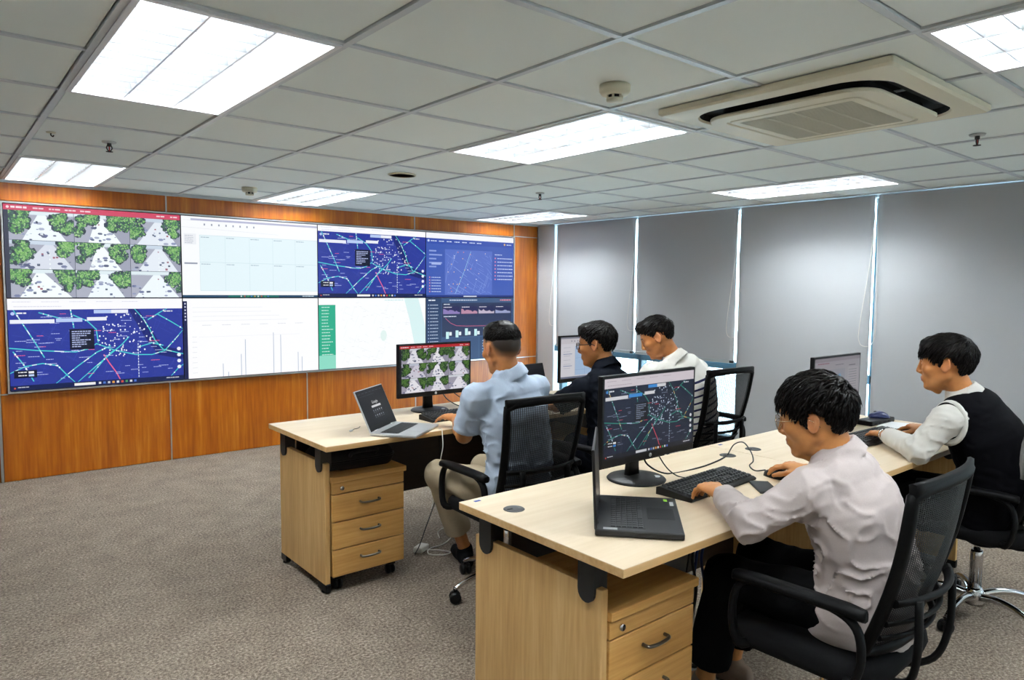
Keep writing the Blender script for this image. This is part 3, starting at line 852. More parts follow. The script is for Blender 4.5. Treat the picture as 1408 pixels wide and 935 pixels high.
def blue_board():
    c = Canvas(); rnd = random.Random(21)
    c.rect(0, 0, 16, 9, '3f5cb4'); c.layer()
    c.rect(0, 0, 16, .75, 'f4f6ff'); c.rect(0, .75, 16, .75, '3552ae'); c.rect(3.2, 2.2, 8.6, 6.4, '5670c6'); c.rect(0, 8.72, 16, .28, '24367c')
    c.layer()
    for k in range(64):
        x, y = rnd.uniform(3.4, 11.4), rnd.uniform(2.4, 8.4); a = rnd.choice([.45, 1.95, .55]); L = rnd.uniform(.6, 3)
        x1, y1 = min(11.7, max(3.3, x + L * math.cos(a))), min(8.5, y + L * math.sin(a)); c.line([(x, y), (x1, y1)], .045, rnd.choice(['7f97de', '8fa6e6', '6c85d4']))
    c.line([(5.0, 8.5), (6.5, 5.5), (7.8, 2.4)], .07, '9fd0ea')
    c.layer()
    for k in range(26): c.disc(rnd.uniform(3.6, 11.4), rnd.uniform(2.5, 8.3), .08, rnd.choice(['f0d6c0', 'ef8f6a', 'f4f6ff', 'ffd27a']), 6)
    for k in range(7): c.bars(rnd, .8 + k * 1.35, 1.05, 1.0, .13, 'dce4fa')
    c.disc(.4, 1.1, .18, 'cfdaf8'); c.disc(14.2, 1.1, .16, 'f0c060'); c.bars(rnd, 14.6, 1.05, .9, .13, 'dce4fa')
    for k in range(5): c.rect(.5, 2.4 + k * .55, 2.2 if k % 2 else 1.2, .2, '8fa2de')
    c.rect(.9, 4.1, 1.6, .32, 'aebfee')
    for k in range(6): c.disc(.6, 6.2 + k * .4, .1, 'e08aa0'); c.bars(rnd, .9, 6.15 + k * .4, 1.6, .1, 'c3cff2')
    for k in range(7): c.disc(12.4, 3.2 + k * .52, .12, 'e88aa2'); c.bars(rnd, 12.8, 3.15 + k * .52, 2.4, .12, 'c9d4f4'); c.bars(rnd, 15.2, 3.15 + k * .52, .6, .12, 'dfe6fa')
    c.bars(rnd, 12.3, 2.6, 1.4, .12, 'c9d4f4'); c.rect(6.5, 8.8, 2.4, .14, 'e6ecfa')
    return c
def dark_board():
    c = Canvas(); rnd = random.Random(31)
    c.rect(0, 0, 16, 9, '3a567e'); c.layer()
    c.rect(0, 0, 2.6, 9, '2a4066'); c.rect(2.7, .7, 13, 4.9, '2a3558'); c.rect(2.7, 5.8, 6.6, 3.1, '344c74'); c.rect(9.5, 5.8, 6.2, 3.1, '2f456c')
    for k in range(4): c.rect(2.9 + k * 3.2, 1.2, 2.95, 1.1, '47406a')
    c.layer()
    for k in range(4):
        x = 2.9 + k * 3.2; q = [(x + i * .295, 1.75 + rnd.uniform(-.2, .1) + i * .03) for i in range(11)]
        for i in range(10): c.poly([(q[i][0], q[i][1]), (q[i][0], 2.3), (q[i + 1][0], 2.3), (q[i + 1][0], q[i + 1][1])], ['8b7ab4', 'b98aa2', 'c2b6c8', '9aa2c6'][k])
        c.bars(rnd, x + .1, 1.28, 1.4, .1, 'e6e2f0')
    for k in range(7): c.rect(3.4 + k * 1.7, 5.4 - 1.0 * (.5 + .5 * rnd.random()), .5, 1.0, 'c9f0f0'); c.rect(3.95 + k * 1.7, 4.9, .45, .5, 'e8f4f8')
    c.line([(3.3, 2.9), (4.2, 3.6), (5.2, 4.0), (7, 4.1), (15, 4.2)], .06, 'd86a8a')
    for k in range(16): c.disc(.4, 1.0 + k * .47, .09, 'aebfe0'); c.bars(rnd, .65, .95 + k * .47, 1.4, .1, 'c3cfe6')
    c.bars(rnd, .4, .25, 1.2, .16, 'e6ecf8'); c.bars(rnd, 4.0, .25, 5, .14, 'c9d4ea'); c.bars(rnd, 13.4, .25, 2.2, .16, 'e88a9a')
    for k in range(6): c.bars(rnd, 10, 6.3 + k * .4, 4.8, .11, 'b9c8e2'); c.bars(rnd, 3.1, 6.3 + k * .4, 3.8, .11, 'b9c8e2')
    c.bars(rnd, 3.0, .85, 1.2, .12, 'dfe6f4'); c.bars(rnd, 3.0, 2.6, 2.2, .12, 'dfe6f4')
    return c
def search_page():
    c = Canvas(16, 10); rnd = random.Random(2)
    c.rect(0, 0, 16, 10, '101113'); c.layer()
    c.rect(0, 0, 16, .9, '1c1d21'); c.rect(0, 9.4, 16, .6, '101114'); c.layer()
    for k in range(7): c.bars(rnd, .4 + k * 2.2, .35, 1.4, .12, '6e7480')
    c.bars(rnd, .6, 1.2, 9, .1, '565c68')
    c.text('Google', 8.2, 4.0, 1.25, 'ececec')
    c.rect(5.4, 4.55, 5.6, .62, 'e4e4e6')
    for j in range(2):
        for k in range(5):
            c.disc(5.6 + k * 1.25, 6.1 + j * 1.5, .24, rnd.choice(['d0d2d8', '9aa0aa', 'c8ccd4']), 10); c.bars(rnd, 5.3 + k * 1.25, 6.6 + j * 1.5, .6, .09, '9aa0aa')
    return c
def sheet_page():
    c = Canvas(); rnd = random.Random(17)
    c.rect(0, 0, 16, 9, 'd9d8de'); c.layer()
    c.rect(0, 0, 16, .35, '8a8a96'); c.rect(0, .35, 16, 1.1, 'cfcbd0'); c.rect(4.2, 2.0, 11.8, 6.4, 'a9c2e0'); c.rect(0, 8.6, 16, .4, '6e7488')
    for k in range(10): c.rect(3 + k * .9, .7, .3, .35, '7a7e8a')
    c.layer()
    for k in range(5): c.rect(4.2 + k * 2.9, 2.0, .07, 6.4, '8fa8ca')
    for y in (2.0, 4.6, 7.2): c.rect(4.2, y, 11.8, .07, '8fa8ca')
    for y in (3.6, 6.2): c.rect(.7, y, 2.6, .12, '6f7da8')
    for k in range(6): c.bars(rnd, .8, 2.2 + k * .9, 2.0, .1, 'aeb2be')
    return c
def report_page():
    c = Canvas(); rnd = random.Random(23)
    c.rect(0, 0, 16, 9, 'b9b4ba'); c.layer()
    c.rect(0, 0, 16, .6, 'a39aa2'); c.rect(1.5, 2.0, 9, 6.2, 'a9a9b2'); c.rect(11.6, 1.9, 3.9, 6.6, 'c4bfc4'); c.rect(0, 8.6, 16, .4, '5a5a66')
    c.bars(rnd, 1, .8, 4, .16, 'a0506a'); c.bars(rnd, 7, 1.2, 3, .14, '6a6470'); c.rect(11.9, 1.5, 2.4, .14, '4a4650')
    c.layer()
    for k in range(26): c.disc(rnd.uniform(4.2, 8.8), rnd.uniform(2.6, 4.8), rnd.uniform(.2, .5), rnd.choice(['4fa0d8', '69b0e0', '88b8dc']), 7)
    for k in range(14): c.bars(rnd, 11.9, 2.3 + k * .43, 3.0, .1, '77727c')
    return c

# ------------------------------------------------------------------ the video wall: eight display panels in a metal frame
WALL = [[cctv(3, 1), table_page(), city_map(WALL_PAL, 7, .08), blue_board()], [city_map(WALL_PAL, 7, .12), bar_page(), pale_map(), dark_board()]]
WALL_LAB = [['wall display showing nine street camera views under a red bar', 'white wall display with a pale blue table grid and green task bar',
             'wall display with a blue city traffic map, in the upper row', 'blue wall display with a pale street map and side lists, upper right'],
            ['wall display with a blue city traffic map below a white strip, lower left', 'white wall display with a few thin vertical chart bars',
             'white wall display with a green menu column at its left', 'dark blue wall display with bar charts and dashboards, lower right']]
for j in range(2):
    for i in range(4):
        z0 = VZ[1] if j == 0 else VZ[0]
        hh = VZ[2] - VZ[1]
        t = thing('wall_display', WALL_LAB[j][i], 'display', (VX0 + i * VW, YV, z0), 0, 'displays of the video wall')
        MB().rbox(.001, VW - .001, -.012, .045, .001, hh - .001, .003, 1).build('bezel', 'black_plastic', t)
        WALL[j][i].build('screen', 'screen_wall', t, VW - .008, hh - .008, (.004, -.0125, .004))
vf = thing('display_frame', 'thin silver metal frame around the eight wall displays', 'frame', (VX0, YV, VZ[0]))
for (x0, x1, z0, z1) in ((-.012, 4 * VW + .012, -.014, -.002), (-.012, 4 * VW + .012, VZ[2] - VZ[0] + .002, VZ[2] - VZ[0] + .014), (-.012, -.001, -.002, VZ[2] - VZ[0] + .002), (4 * VW + .001, 4 * VW + .012, -.002, VZ[2] - VZ[0] + .002)):
    MB().box(x0, x1, -.02, .03, z0, z1).build('frame_bar', 'trim_metal', vf)

# ------------------------------------------------------------------ desks
DZ = .75
def make_desk(label, x0, x1, y0, y1, group='oak desks', left_hole=True):
    """y0 is the sitter's edge"""
    d = thing('office_desk', label, 'desk', (x0, y0, 0), 0, group)
    W, D = x1 - x0, y1 - y0
    top = MB().rbox(.0, W, 0, D, DZ - .0012, DZ, .0005, 1).build('tabletop', 'desk_top', d)
    MB().rbox(.0, W, 0, D, DZ - .026, DZ - .0012, .002, 1).build('tabletop_edge', 'desk_edge', d)
    ya, yb = .115, D - .037
    for k, x in enumerate((.045, W - .045 - .025)):
        p = MB().rbox(x, x + .025, ya, yb, .045, .64, .002, 1).build('end_panel', 'oak_panel', d)
        for (b, c) in ((ya - .004, ya + .09), (yb - .07, yb + .004)):
            MB().rbox(x - .001, x + .026, b, c, .008, .05, .004, 1).build('foot_rail', 'black_plastic', d)
            MB().lathe([(.016, 0), (.016, .01), (.006, .012), (.006, .02)], 12, (x + .012, (b + c) / 2, 0)).build('levelling_foot', 'black_plastic', d)
        for y in (ya + .055, yb - .065):            # tongue-shaped brackets lifting the top off the panel
            pts = [(y - .032, DZ - .026), (y - .032, .625)] + [(y - .032 * math.cos(a), .625 - .034 * math.sin(a)) for a in [math.pi * q / 8 for q in range(1, 8)]] + [(y + .032, .625), (y + .032, DZ - .026)]
            MB().prism(pts, x - .010, x + .045, 'x').build('bracket', 'bracket', d)
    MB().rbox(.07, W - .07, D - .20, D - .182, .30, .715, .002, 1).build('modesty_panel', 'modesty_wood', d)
    MB().rbox(.07, W - .07, ya + .02, ya + .05, .69, .722, .003, 1).build('rail', 'bracket', d)
    for x in ((.10, W - .10) if left_hole else (W - .10,)):
        g = MB().lathe([(.0, DZ + .001), (.030, DZ + .001), (.034, DZ + .002), (.036, DZ + .0005), (.036, DZ - .01)], 28, (x, D - .175, 0)).build('grommet', 'dark_plastic', d)
        MB().prism(rrect(.022, .010, .004, 3, x - .012, D - .168), DZ + .0012, DZ + .0024, 'z').build('cable_slot', 'dark_void', g)
    if left_hole: MB().box(.045, .070, D - .035, D - .022, DZ + .0002, DZ + .001).build('sticker', 'sticker_blue', d)
    return d
make_desk('near left oak desk with the black laptop and the large map monitor', 1.375, 2.812, 1.190, 1.932)
make_desk('near right oak desk where the person in the vest works', 2.816, 4.250, 1.190, 1.932)
make_desk('far left oak desk with the silver laptop, by the video wall', 1.380, 2.812, 2.985, 3.690, left_hole=False)
make_desk('far right oak desk behind the map monitor, shared by two people near the blinds', 2.816, 4.250, 2.985, 3.690)

def make_pedestal(label, x, y):
    """x, y: front-left foot corner; drawers face -Y"""
    p = thing('drawer_pedestal', label, 'drawer unit', (x, y, 0), 0, 'three-drawer pedestals')
    W, D, Z0, Z1 = .395, .50, .075, .545
    MB().rbox(0, W, .034, D, Z0, Z1, .002, 1).build('cabinet_body', 'oak_panel', p)
    MB().rbox(-.004, W + .008, -.012, D, Z1 + .001, Z1 + .028, .002, 1).build('cabinet_top', 'oak_drawer', p)
    hs = [(.489, .543, None), (.353, .4835, 1), (.217, .3475, 1), (.081, .2115, 1)]
    for (a, b, h) in hs:
        f = MB().rbox(.001, W - .001, 0, .018, a, b, .0018, 1).build('drawer' if h else 'lock_rail', 'oak_drawer', p)
        if h:
            zc = b - .052; xc = W * .5
            hd = MB().tube(spline([(xc - .05, .004, zc), (xc - .05, -.018, zc), (xc - .035, -.025, zc - .001), (xc, -.027, zc - .002), (xc + .035, -.025, zc - .001), (xc + .05, -.018, zc), (xc + .05, .004, zc)], 4), [.0055] * 25, 8).build('handle', 'pewter', f)
        else:
            MB().lathe([(.0, -.008), (.010, -.008), (.011, -.003), (.011, .004)], 18, (.05, 0, .515), 'y').build('lock', 'chrome', f)
            MB().box(.0485, .0515, -.0095, -.0075, .508, .522).build('key_slot', 'dark_void', f)
    for i in (0, 1):
        for j in (0, 1):
            cx, cy = .05 + i * (W - .1), .06 + j * (D - .12)
            c = MB().rbox(cx - .022, cx + .022, cy - .022, cy + .022, .05, Z0, .004, 1).build('castor', 'black_plastic', p)
            for s in (-1, 1):
                MB().lathe([(.0, -.008), (.020, -.008), (.025, -.004), (.025, .004), (.020, .008), (.0, .008)], 16, (cx + s * .012, cy, .025), 'x').build('wheel', 'black_plastic', c)
    return p
make_pedestal('oak three-drawer pedestal under the near desk, beside the sitting person', 1.448, 1.300)
make_pedestal('oak three-drawer pedestal under the far left desk, with a black bag on top', 1.455, 3.085)
make_pedestal('oak pedestal under the far right desk, glimpsed behind the chairs', 2.900, 3.085)

bag = thing('laptop_bag', 'black soft laptop bag lying on the far pedestal under the desk', 'bag', (1.655, 3.30, .5735))
rg = []
for k, (z, s) in enumerate([(0, .84), (.010, .95), (.035, 1.0), (.065, .98), (.088, .88), (.097, .60)]):
    rg.append([(x * s * (1 + .02 * math.sin(3 * i + k)), y * s, z + .006 * math.sin(i * .9)) for i, (x, y) in enumerate(rrect(.40, .30, .07, 5))])
MB().loft(rg).build('bag_body', 'bag_black', bag)
MB().tube([(x * 1.005, y * 1.005, .05) for x, y in rrect(.40, .30, .07, 5)], .005, 6, closed=True).build('zip', 'black_plastic', bag)
MB().tube(spline([(-.07, -.14, .07), (-.06, -.17, .095), (.06, -.17, .095), (.07, -.14, .07)], 5), .009, 8).build('bag_handle', 'bag_black', bag)

# ------------------------------------------------------------------ office chairs
def make_chair():
    c = thing('office_chair', '', 'chair')
    b = MB().lathe([(.0, .055), (.036, .055), (.040, .075), (.036, .12), (.028, .135), (.0, .135)], 24).build('base_hub', 'chrome', c)
    for k in range(5):
        a = 2 * math.pi * k / 5 + .55
        ca, sa = math.cos(a), math.sin(a)
        P = [(ca * r, sa * r, z) for r, z in ((.03, .098), (.10, .112), (.18, .108), (.25, .088), (.295, .066))]
        MB().tube(spline(P, 4), [.019 - .008 * i / 16 for i in range(17)], 10, up=(0, 0, 1)).build('base_arm', 'chrome', c)
        cs = MB().lathe([(.009, .048), (.009, .078), (.0, .08)], 10, (ca * .29, sa * .29, 0)).rbox(ca * .29 - .014, ca * .29 + .014, sa * .29 - .020, sa * .29 + .020, .030, .056, .008, 2).build('castor', 'black_plastic', c)
        for s in (-1, 1):
            w = MB().lathe([(.0, -.009), (.018, -.010), (.027, -.006), (.0275, .004), (.020, .009), (.0, .010)], 18, (0, 0, 0), 'x').build('wheel', 'black_plastic', cs)
            w.location = (ca * .29 + s * .016 * math.cos(a + 1.2), sa * .29 + s * .016 * math.sin(a + 1.2), .0275); w.rotation_euler = (0, 0, a + 1.2)
    MB().lathe([(.026, .12), (.026, .30), (.022, .31)], 20).build('lift_sleeve', 'chrome', c)
    MB().lathe([(.014, .30), (.014, .40)], 16).build('lift_rod', 'chrome', c)
    MB().rbox(-.09, .09, -.13, .10, .375, .408, .01, 2).build('tilt_mechanism', 'chair_black', c)
    MB().tube([(.09, .02, .395), (.18, .03, .393), (.23, .03, .388)], [.006, .006, .009], 8).build('lever', 'chair_black', c)
    rg = []
    for (z, s, dy) in ((.405, .90, 0), (.412, .97, 0), (.435, 1.0, 0), (.458, .985, 0), (.472, .93, 0), (.478, .80, 0), (.479, .4, 0)):
        rg.append([(x * s, y * s + dy, z - (.022 * max(0, (y - .12) / .12) ** 2 if z > .44 else 0) - (.008 if abs(x) < .12 and z > .47 else 0)) for x, y in rrect(.49, .47, .11, 6)])
    MB().loft(rg).build('seat', 'chair_fabric', c, (0, .01, 0))
    # backrest: curved shell frame, mesh, lumbar bar and spine
    def bp(u, z):                           # point on the curved back, u in -1..1
        tz = (z - .50) / .48
        hw = .185 + .035 * tz
        y = -.215 - .105 * tz - .02 * math.sin(math.pi * tz) + .045 * u * u * (1 - .3 * tz)
        return (u * hw, y, z)
    N = 10
    pts = [bp(-1, .50 + .46 * k / N) for k in range(N + 1)] + [bp(-1 + 2 * k / N, .975 + .012 * math.sin(math.pi * k / N)) for k in range(1, N)] + [bp(1, .96 - .46 * k / N) for k in range(N + 1)] + [bp(1 - 2 * k / N, .50) for k in range(1, N)]
    MB().tube(pts, .0185, 8, closed=True, flat=.75).build('back_frame', 'chair_black', c)
    tr = []
    for (dz, dy) in ((-.012, .006), (.022, .008), (.026, 0), (.022, -.010), (-.012, -.010)):
        tr.append([tuple(Vector(bp(-1.03 + 2.06 * k / 14, .975 + .008 * math.sin(math.pi * k / 14))) + Vector((0, dy, dz))) for k in range(15)])
    r2 = [[tr[j][k] for j in range(5)] for k in range(15)]
    MB().loft(r2).build('top_rail', 'chair_black', c)
    m = MB(); n = 14; vs = []; fs = []
    for i in range(n + 1):
        for k in range(n + 1):
            vs.append(bp(-.96 + 1.92 * k / n, .505 + .46 * i / n))
    for i in range(n):
        for k in range(n): fs.append((i * (n + 1) + k, i * (n + 1) + k + 1, (i + 1) * (n + 1) + k + 1, (i + 1) * (n + 1) + k))
    m.add(vs, fs, True)
    me = m.mesh('back_mesh')
    uv = me.uv_layers.new(name='UVMap')
    for lp in me.loops:
        i, k = divmod(lp.vertex_index, n + 1); uv.data[lp.index].uv = (k / n, i / n)
    link('back_mesh', me, 'chair_mesh', c)
    for z, r in ((.665, .016), (.60, .011), (.555, .011)):
        MB().tube([tuple(Vector(bp(-.98 + 1.96 * k / 12, z)) + Vector((0, -.018 - .012 * (1 - (k / 6 - 1) ** 2), 0))) for k in range(13)], r, 8, flat=.6).build('lumbar_bar', 'chair_black', c)
    for s in (-1, 1):
        MB().tube(spline([(s * .05, -.06, .392), (s * .07, -.17, .385), (s * .10, -.255, .42), (s * .125, -.285, .52), (s * .13, -.285, .67)], 5), .017, 8, flat=.6, up=(0, 1, 0)).build('back_strut', 'chair_black', c)
        # loop armrest
        x = s * .272
        loop = [(s * .20, .13, .425), (s * .265, .155, .43), (x, .175, .50), (x, .165, .59), (x, .12, .632), (x, .0, .638), (x, -.12, .634), (x, -.185, .60), (x, -.20, .52), (s * .262, -.175, .44), (s * .20, -.12, .425)]
        a = MB().tube(spline(loop, 5), .0165, 10, flat=.65, up=(0, 1, .001)).build('armrest', 'chair_black', c)
        pr = []
        for (y, w, z0) in ((.175, .012, .632), (.165, .024, .634), (.10, .029, .638), (-.05, .028, .640), (-.16, .026, .640), (-.205, .020, .636), (-.21, .010, .634)):
            pr.append([(x + q * w, y, z0 + h) for q, h in ((-1, 0), (-.9, .012), (-.6, .018), (.6, .018), (.9, .012), (1, 0), (.8, -.008), (-.8, -.008))])
        MB().loft(pr).build('arm_pad', 'chair_black', a)
    return c
chair0 = make_chair()
KIDS[chair0.name] = kids(chair0)
for ch in KIDS[chair0.name]: KIDS[ch.name] = kids(ch)
CHAIRS = [((2.105, .985, 0), .03, 'black mesh office chair nearest the camera, under the person in the lilac shirt'),
          ((3.655, 1.055, 0), .02, 'black mesh office chair under the person in the black vest'),
          ((2.150, 2.605, 0), -.06, 'black mesh office chair under the person in the light blue shirt'),
          ((2.900, 2.690, 0), .10, 'black mesh office chair under the person in the dark shirt'),
          ((3.840, 2.760, 0), -.06, 'black mesh office chair with see-through back under the person in the striped white polo')]
for i, (loc, rz, lab) in enumerate(CHAIRS):
    o = chair0 if i == 0 else copy_tree(chair0)
    o.location = loc; o.rotation_euler = (0, 0, rz)
    tag(o, lab, 'chair', 'black mesh office chairs')

# ------------------------------------------------------------------ monitors
def letters(txt, size):
    cu = bpy.data.curves.new('t', 'FONT'); cu.body = txt; cu.size = size; cu.align_x = 'CENTER'; cu.align_y = 'CENTER'; cu.shear = .25
    o = bpy.data.objects.new('t', cu); COL.objects.link(o)
    me = bpy.data.meshes.new_from_object(o.evaluated_get(bpy.context.evaluated_depsgraph_get()))
    bpy.data.objects.remove(o); bpy.data.curves.remove(cu)
    me.transform(Matrix.Rotation(math.pi / 2, 4, 'X'))
    me.materials.clear()
    return me
LOGO_ME = letters('hp', .011)
def make_monitor(label, x, y, zb, w, h, pic, mat, rz=0, base='round', group='desk monitors', logo=True, by=.075):
    """x, y: middle of the screen plane; faces -Y before rz; the foot stands by behind it"""
    m = thing('monitor', label, 'monitor', (x, y, DZ), rz, group)
    z0 = zb - DZ
    MB().rbox(-w / 2, w / 2, 0, .022, z0, z0 + h, .003, 2).build('bezel', 'black_plastic', m)
    rg = [[(px, yy, z0 + h * .5 + pz) for px, pz in rrect(w * s, h * s * .98, .03, 3)] for s, yy in ((.96, .02), (.86, .040), (.6, .052))]
    MB().loft(rg, False).build('back_shell', 'black_plastic', m)
    sc = pic.build('screen', mat, m, w - .022, h - .038, (-w / 2 + .011, -.0006, z0 + .027), step=.00006)
    if logo:
        MB().lathe([(.0, -.0012), (.0075, -.0012), (.0075, .0)], 20, (0, 0, z0 + .0135), 'y').build('round_logo', 'sticker_silver', m)
        link('logo_lettering', LOGO_ME, 'dark_void', m, (0, -.0014, z0 + .0135))
    rg = [[(px, by - .012 + py - (by - .02) * .0, z) for px, py in rrect(.07 - .012 * q, .028, .008, 3)] for q, z in ((0, .008), (1, .05), (1, z0 + h * .45))]
    MB().loft(rg).build('stand_neck', 'black_plastic', m)
    if base == 'round':
        MB().lathe([(.0, 0), (.112, 0), (.114, .004), (.108, .010), (.05, .016), (.0, .018)], 40, (0, by - .035, .0)).build('stand_base', 'black_plastic', m)
        MB().lathe([(.0, 0.0), (.017, 0), (.017, .0012), (.0, .0012)], 20, (.055, by - .085, .0125)).build('base_sticker', 'sticker_silver', m)
    return m
make_monitor('large black monitor with a dark city map on the near desk', 2.085, 1.685, .845, .540, .330, city_map(DESK_PAL, 7, .12, .06), 'screen_desk', 0, by=.10)
make_monitor('black monitor showing nine street camera views on the far left desk', 2.290, 3.455, .850, .510, .310, cctv(3, 0), 'screen_desk', 0, by=.10)
make_monitor('black monitor with a pale blue table, in front of the person in the dark shirt', 3.505, 3.400, .850, .530, .318, sheet_page(), 'screen_desk', 0)
make_monitor('black monitor with a dim report page on the near right desk, behind the near head', 3.765, 1.780, .815, .530, .325, report_page(), 'screen_dim', 0)

# ------------------------------------------------------------------ laptops
def make_laptop(label, x, y, rz, w, d, lid, body, deck, pic, mat, keymat='key_black', th=.018, dark=False):
    """origin at the middle of the hinge line, base towards -Y"""
    l = thing('laptop', label, 'laptop', (x, y, DZ), rz, 'laptops')
    MB().rbox(-w / 2, w / 2, -d, .006, .003, th, .004, 2).build('base', body, l)
    for sx in (-1, 1):
        for yy in (-d + .03, -.03): MB().lathe([(.006, 0), (.006, .004)], 10, (sx * (w / 2 - .03), yy, 0)).build('rubber_foot', 'black_plastic', l)
    MB().box(-w / 2 + .028, w / 2 - .028, -d * .56, -.035, th, th + .0006).build('keyboard_well', 'key_black', l)
    k = MB(); kw = (w - .062) / 15
    for r in range(6):
        yy = -.040 - r * (d * .56 - .045) / 6
        x0 = -w / 2 + .031; i = 0
        while i < 15:
            span = 5 if (r == 5 and i == 4) else 1
            k.rbox(x0 + i * kw + .001, x0 + (i + span) * kw - .001, yy - (d * .56 - .045) / 6 + .002, yy, th + .0006, th + .003, .0008, 1); i += span
    tag(k.build('keys', keymat, l), kind='stuff')
    MB().rbox(-.055, .055, -d + .018, -d * .60, th, th + .0006, .0002, 1).build('touchpad', deck, l)
    if dark:
        MB().box(w / 2 - .09, w / 2 - .05, -d + .012, -d + .024, th, th + .0005).build('sticker', 'sticker_silver', l)
        MB().box(w / 2 - .045, w / 2 - .020, -d + .030, -d + .042, th, th + .0005).build('sticker', 'sticker_green', l)
        MB().box(-w / 2 + .008, -w / 2 + .024, -.06, -.018, th, th + .0005).build('sticker', 'sticker_silver', l)
    h = d * .94
    lo = MB().rbox(-w / 2, w / 2, -.004, .004, 0, h, .003, 2).build('lid', body, l, (0, .004, th - .002), (-lid, 0, 0))
    MB().box(-w / 2 + .005, w / 2 - .005, -.0046, -.0036, .005, h - .005).build('lid_bezel', 'black_plastic', lo)
    pic.build('screen', mat, lo, w - .026, h - .045, (-w / 2 + .013, -.005, .030), step=.00005)
    for sx in (-1, 1):
        MB().lathe([(.0, -.02), (.006, -.02), (.006, .02), (.0, .02)], 10, (sx * w * .3, .004, th), 'x').build('hinge', body, l)
    return l
def blank_page():
    c = Canvas(); rnd = random.Random(4); c.rect(0, 0, 16, 9, '101114'); c.layer(); c.rect(0, 0, 16, 1.1, '2a2a2e'); c.layer(); c.bars(rnd, .5, .3, 5, .2, '4a4a52'); return c
make_laptop('open silver laptop with a dark search page on the far left desk', 1.785, 3.165, .64, .325, .235, .42, 'laptop_silver', 'laptop_silver', search_page(), 'screen_desk', th=.016)
make_laptop('open black laptop seen edge-on on the near desk', 1.635, 1.525, .73, .362, .255, .05, 'laptop_dark', 'black_plastic', blank_page(), 'screen_dim', dark=True, th=.022)
make_laptop('dark laptop with a nearly black screen behind the person in the blue shirt', 3.090, 3.500, .1, .330, .230, .28, 'laptop_dark', 'black_plastic', blank_page(), 'screen_dim')

# ------------------------------------------------------------------ keyboards, mice, phone
def make_keyboard(label, x, y, rz, w=.445, d=.150):
    k = thing('keyboard', label, 'keyboard', (x, y, DZ), rz, 'desk keyboards')
    prof = [(-d / 2, .004), (-d / 2 + .004, .0), (d / 2, .0), (d / 2, .026), (d / 2 - .012, .030), (-d / 2 + .01, .015), (-d / 2, .010)]
    MB().loft([[(sx, a, b) for a, b in prof] for sx in (-w / 2, w / 2)], False).build('keyboard_body', 'black_plastic', k)
    keys = MB()
    def key(x0, x1, r):
        y0 = -d / 2 + .016 + r * .0195 + (.006 if r == 5 else 0); y1 = y0 + .0165
        z = lambda yy: .0155 + (yy + d / 2) / d * .0155
        keys.loft([[(x0, y0, z(y0)), (x1, y0, z(y0)), (x1, y1, z(y1)), (x0, y1, z(y1))], [(x0 + .002, y0 + .002, z(y0) + .006), (x1 - .002, y0 + .002, z(y0) + .006), (x1 - .002, y1 - .002, z(y1) + .006), (x0 + .002, y1 - .002, z(y1) + .006)]], False, False, True)
    for r in range(6):
        i = 0
        while i < 15:
            s = 6 if (r == 0 and i == 4) else 1
            key(-w / 2 + .012 + i * .0192, -w / 2 + .012 + (i + s) * .0192 - .0022, r); i += s
        for i in range(3):
            if r not in (2,): key(w / 2 - .142 + i * .0192, w / 2 - .142 + (i + 1) * .0192 - .0022, r)
        if r < 5:
            for i in range(4): key(w / 2 - .081 + i * .0185, w / 2 - .081 + (i + 1) * .0185 - .0022, r)
    tag(keys.build('keys', 'key_black', k), kind='stuff')
    return k
make_keyboard('black keyboard under the hand of the person in the lilac shirt', 2.215, 1.515, .06)
make_keyboard('black keyboard under the hands of the person in the vest', 3.610, 1.510, -.03)
make_keyboard('black keyboard under the hand of the person in the light blue shirt', 2.300, 3.245, .0, .43, .14)
def make_mouse(label, x, y, rz, mat='black_plastic', group='computer mice', z=DZ):
    m = thing('computer_mouse', label, 'mouse', (x, y, z), rz, group)
    rg = []
    for q in range(9):
        t = q / 8; yy = -.055 + .11 * t
        wv = .031 * math.sin(math.pi * min(1, max(0, .07 + .86 * t))) ** .5; hh = .036 * math.sin(math.pi * (.06 + .80 * t ** .85)) ** .8
        rg.append([(wv * math.cos(a), yy, max(0, hh * math.sin(a)) ) for a in [math.pi * i / 10 for i in range(11)]] )
    MB().loft(rg).build('mouse_shell', mat, m)
    MB().lathe([(.0, -.004), (.010, -.004), (.010, .004), (.0, .004)], 14, (0, .022, .027), 'x').build('scroll_wheel', 'dark_plastic', m)
    return m
make_mouse('black mouse under the right hand of the person in the lilac shirt', 2.545, 1.420, .05)
make_mouse('black mouse under the right hand of the person in the vest', 3.870, 1.455, .0)
make_mouse('dark blue mouse lying on the black adapter box', 4.085, 1.690, .9, 'mouse_blue', z=DZ + .0285)
t = thing('smartphone', 'dark smartphone lying beside the near keyboard', 'phone', (2.362, 1.372, DZ), -.75)
MB().rbox(-.036, .036, -.074, .074, .0, .009, .003, 2).build('phone_body', 'dark_plastic', t)
MB().box(-.033, .033, -.070, .070, .009, .0094).build('phone_glass', 'black_plastic', t)
t = thing('smartphone', 'smartphone under the wrist of the person in the vest', 'phone', (3.690, 1.330, DZ), -1.2)
MB().rbox(-.036, .036, -.074, .074, .0, .009, .003, 2).build('phone_body', 'dark_plastic', t)
MB().box(-.033, .033, -.070, .070, .009, .0094).build('phone_glass', 'black_plastic', t)
t = thing('adapter_box', 'flat black adapter box with cables behind the right keyboard', 'adapter', (4.055, 1.695, DZ), -.05)
MB().rbox(-.13, .13, -.045, .045, 0, .028, .006, 2).build('box_body', 'black_plastic', t)
for k in range(4): MB().box(-.1 + k * .05, -.075 + k * .05, -.0462, -.0448, .008, .018).build('port', 'dark_void', t)
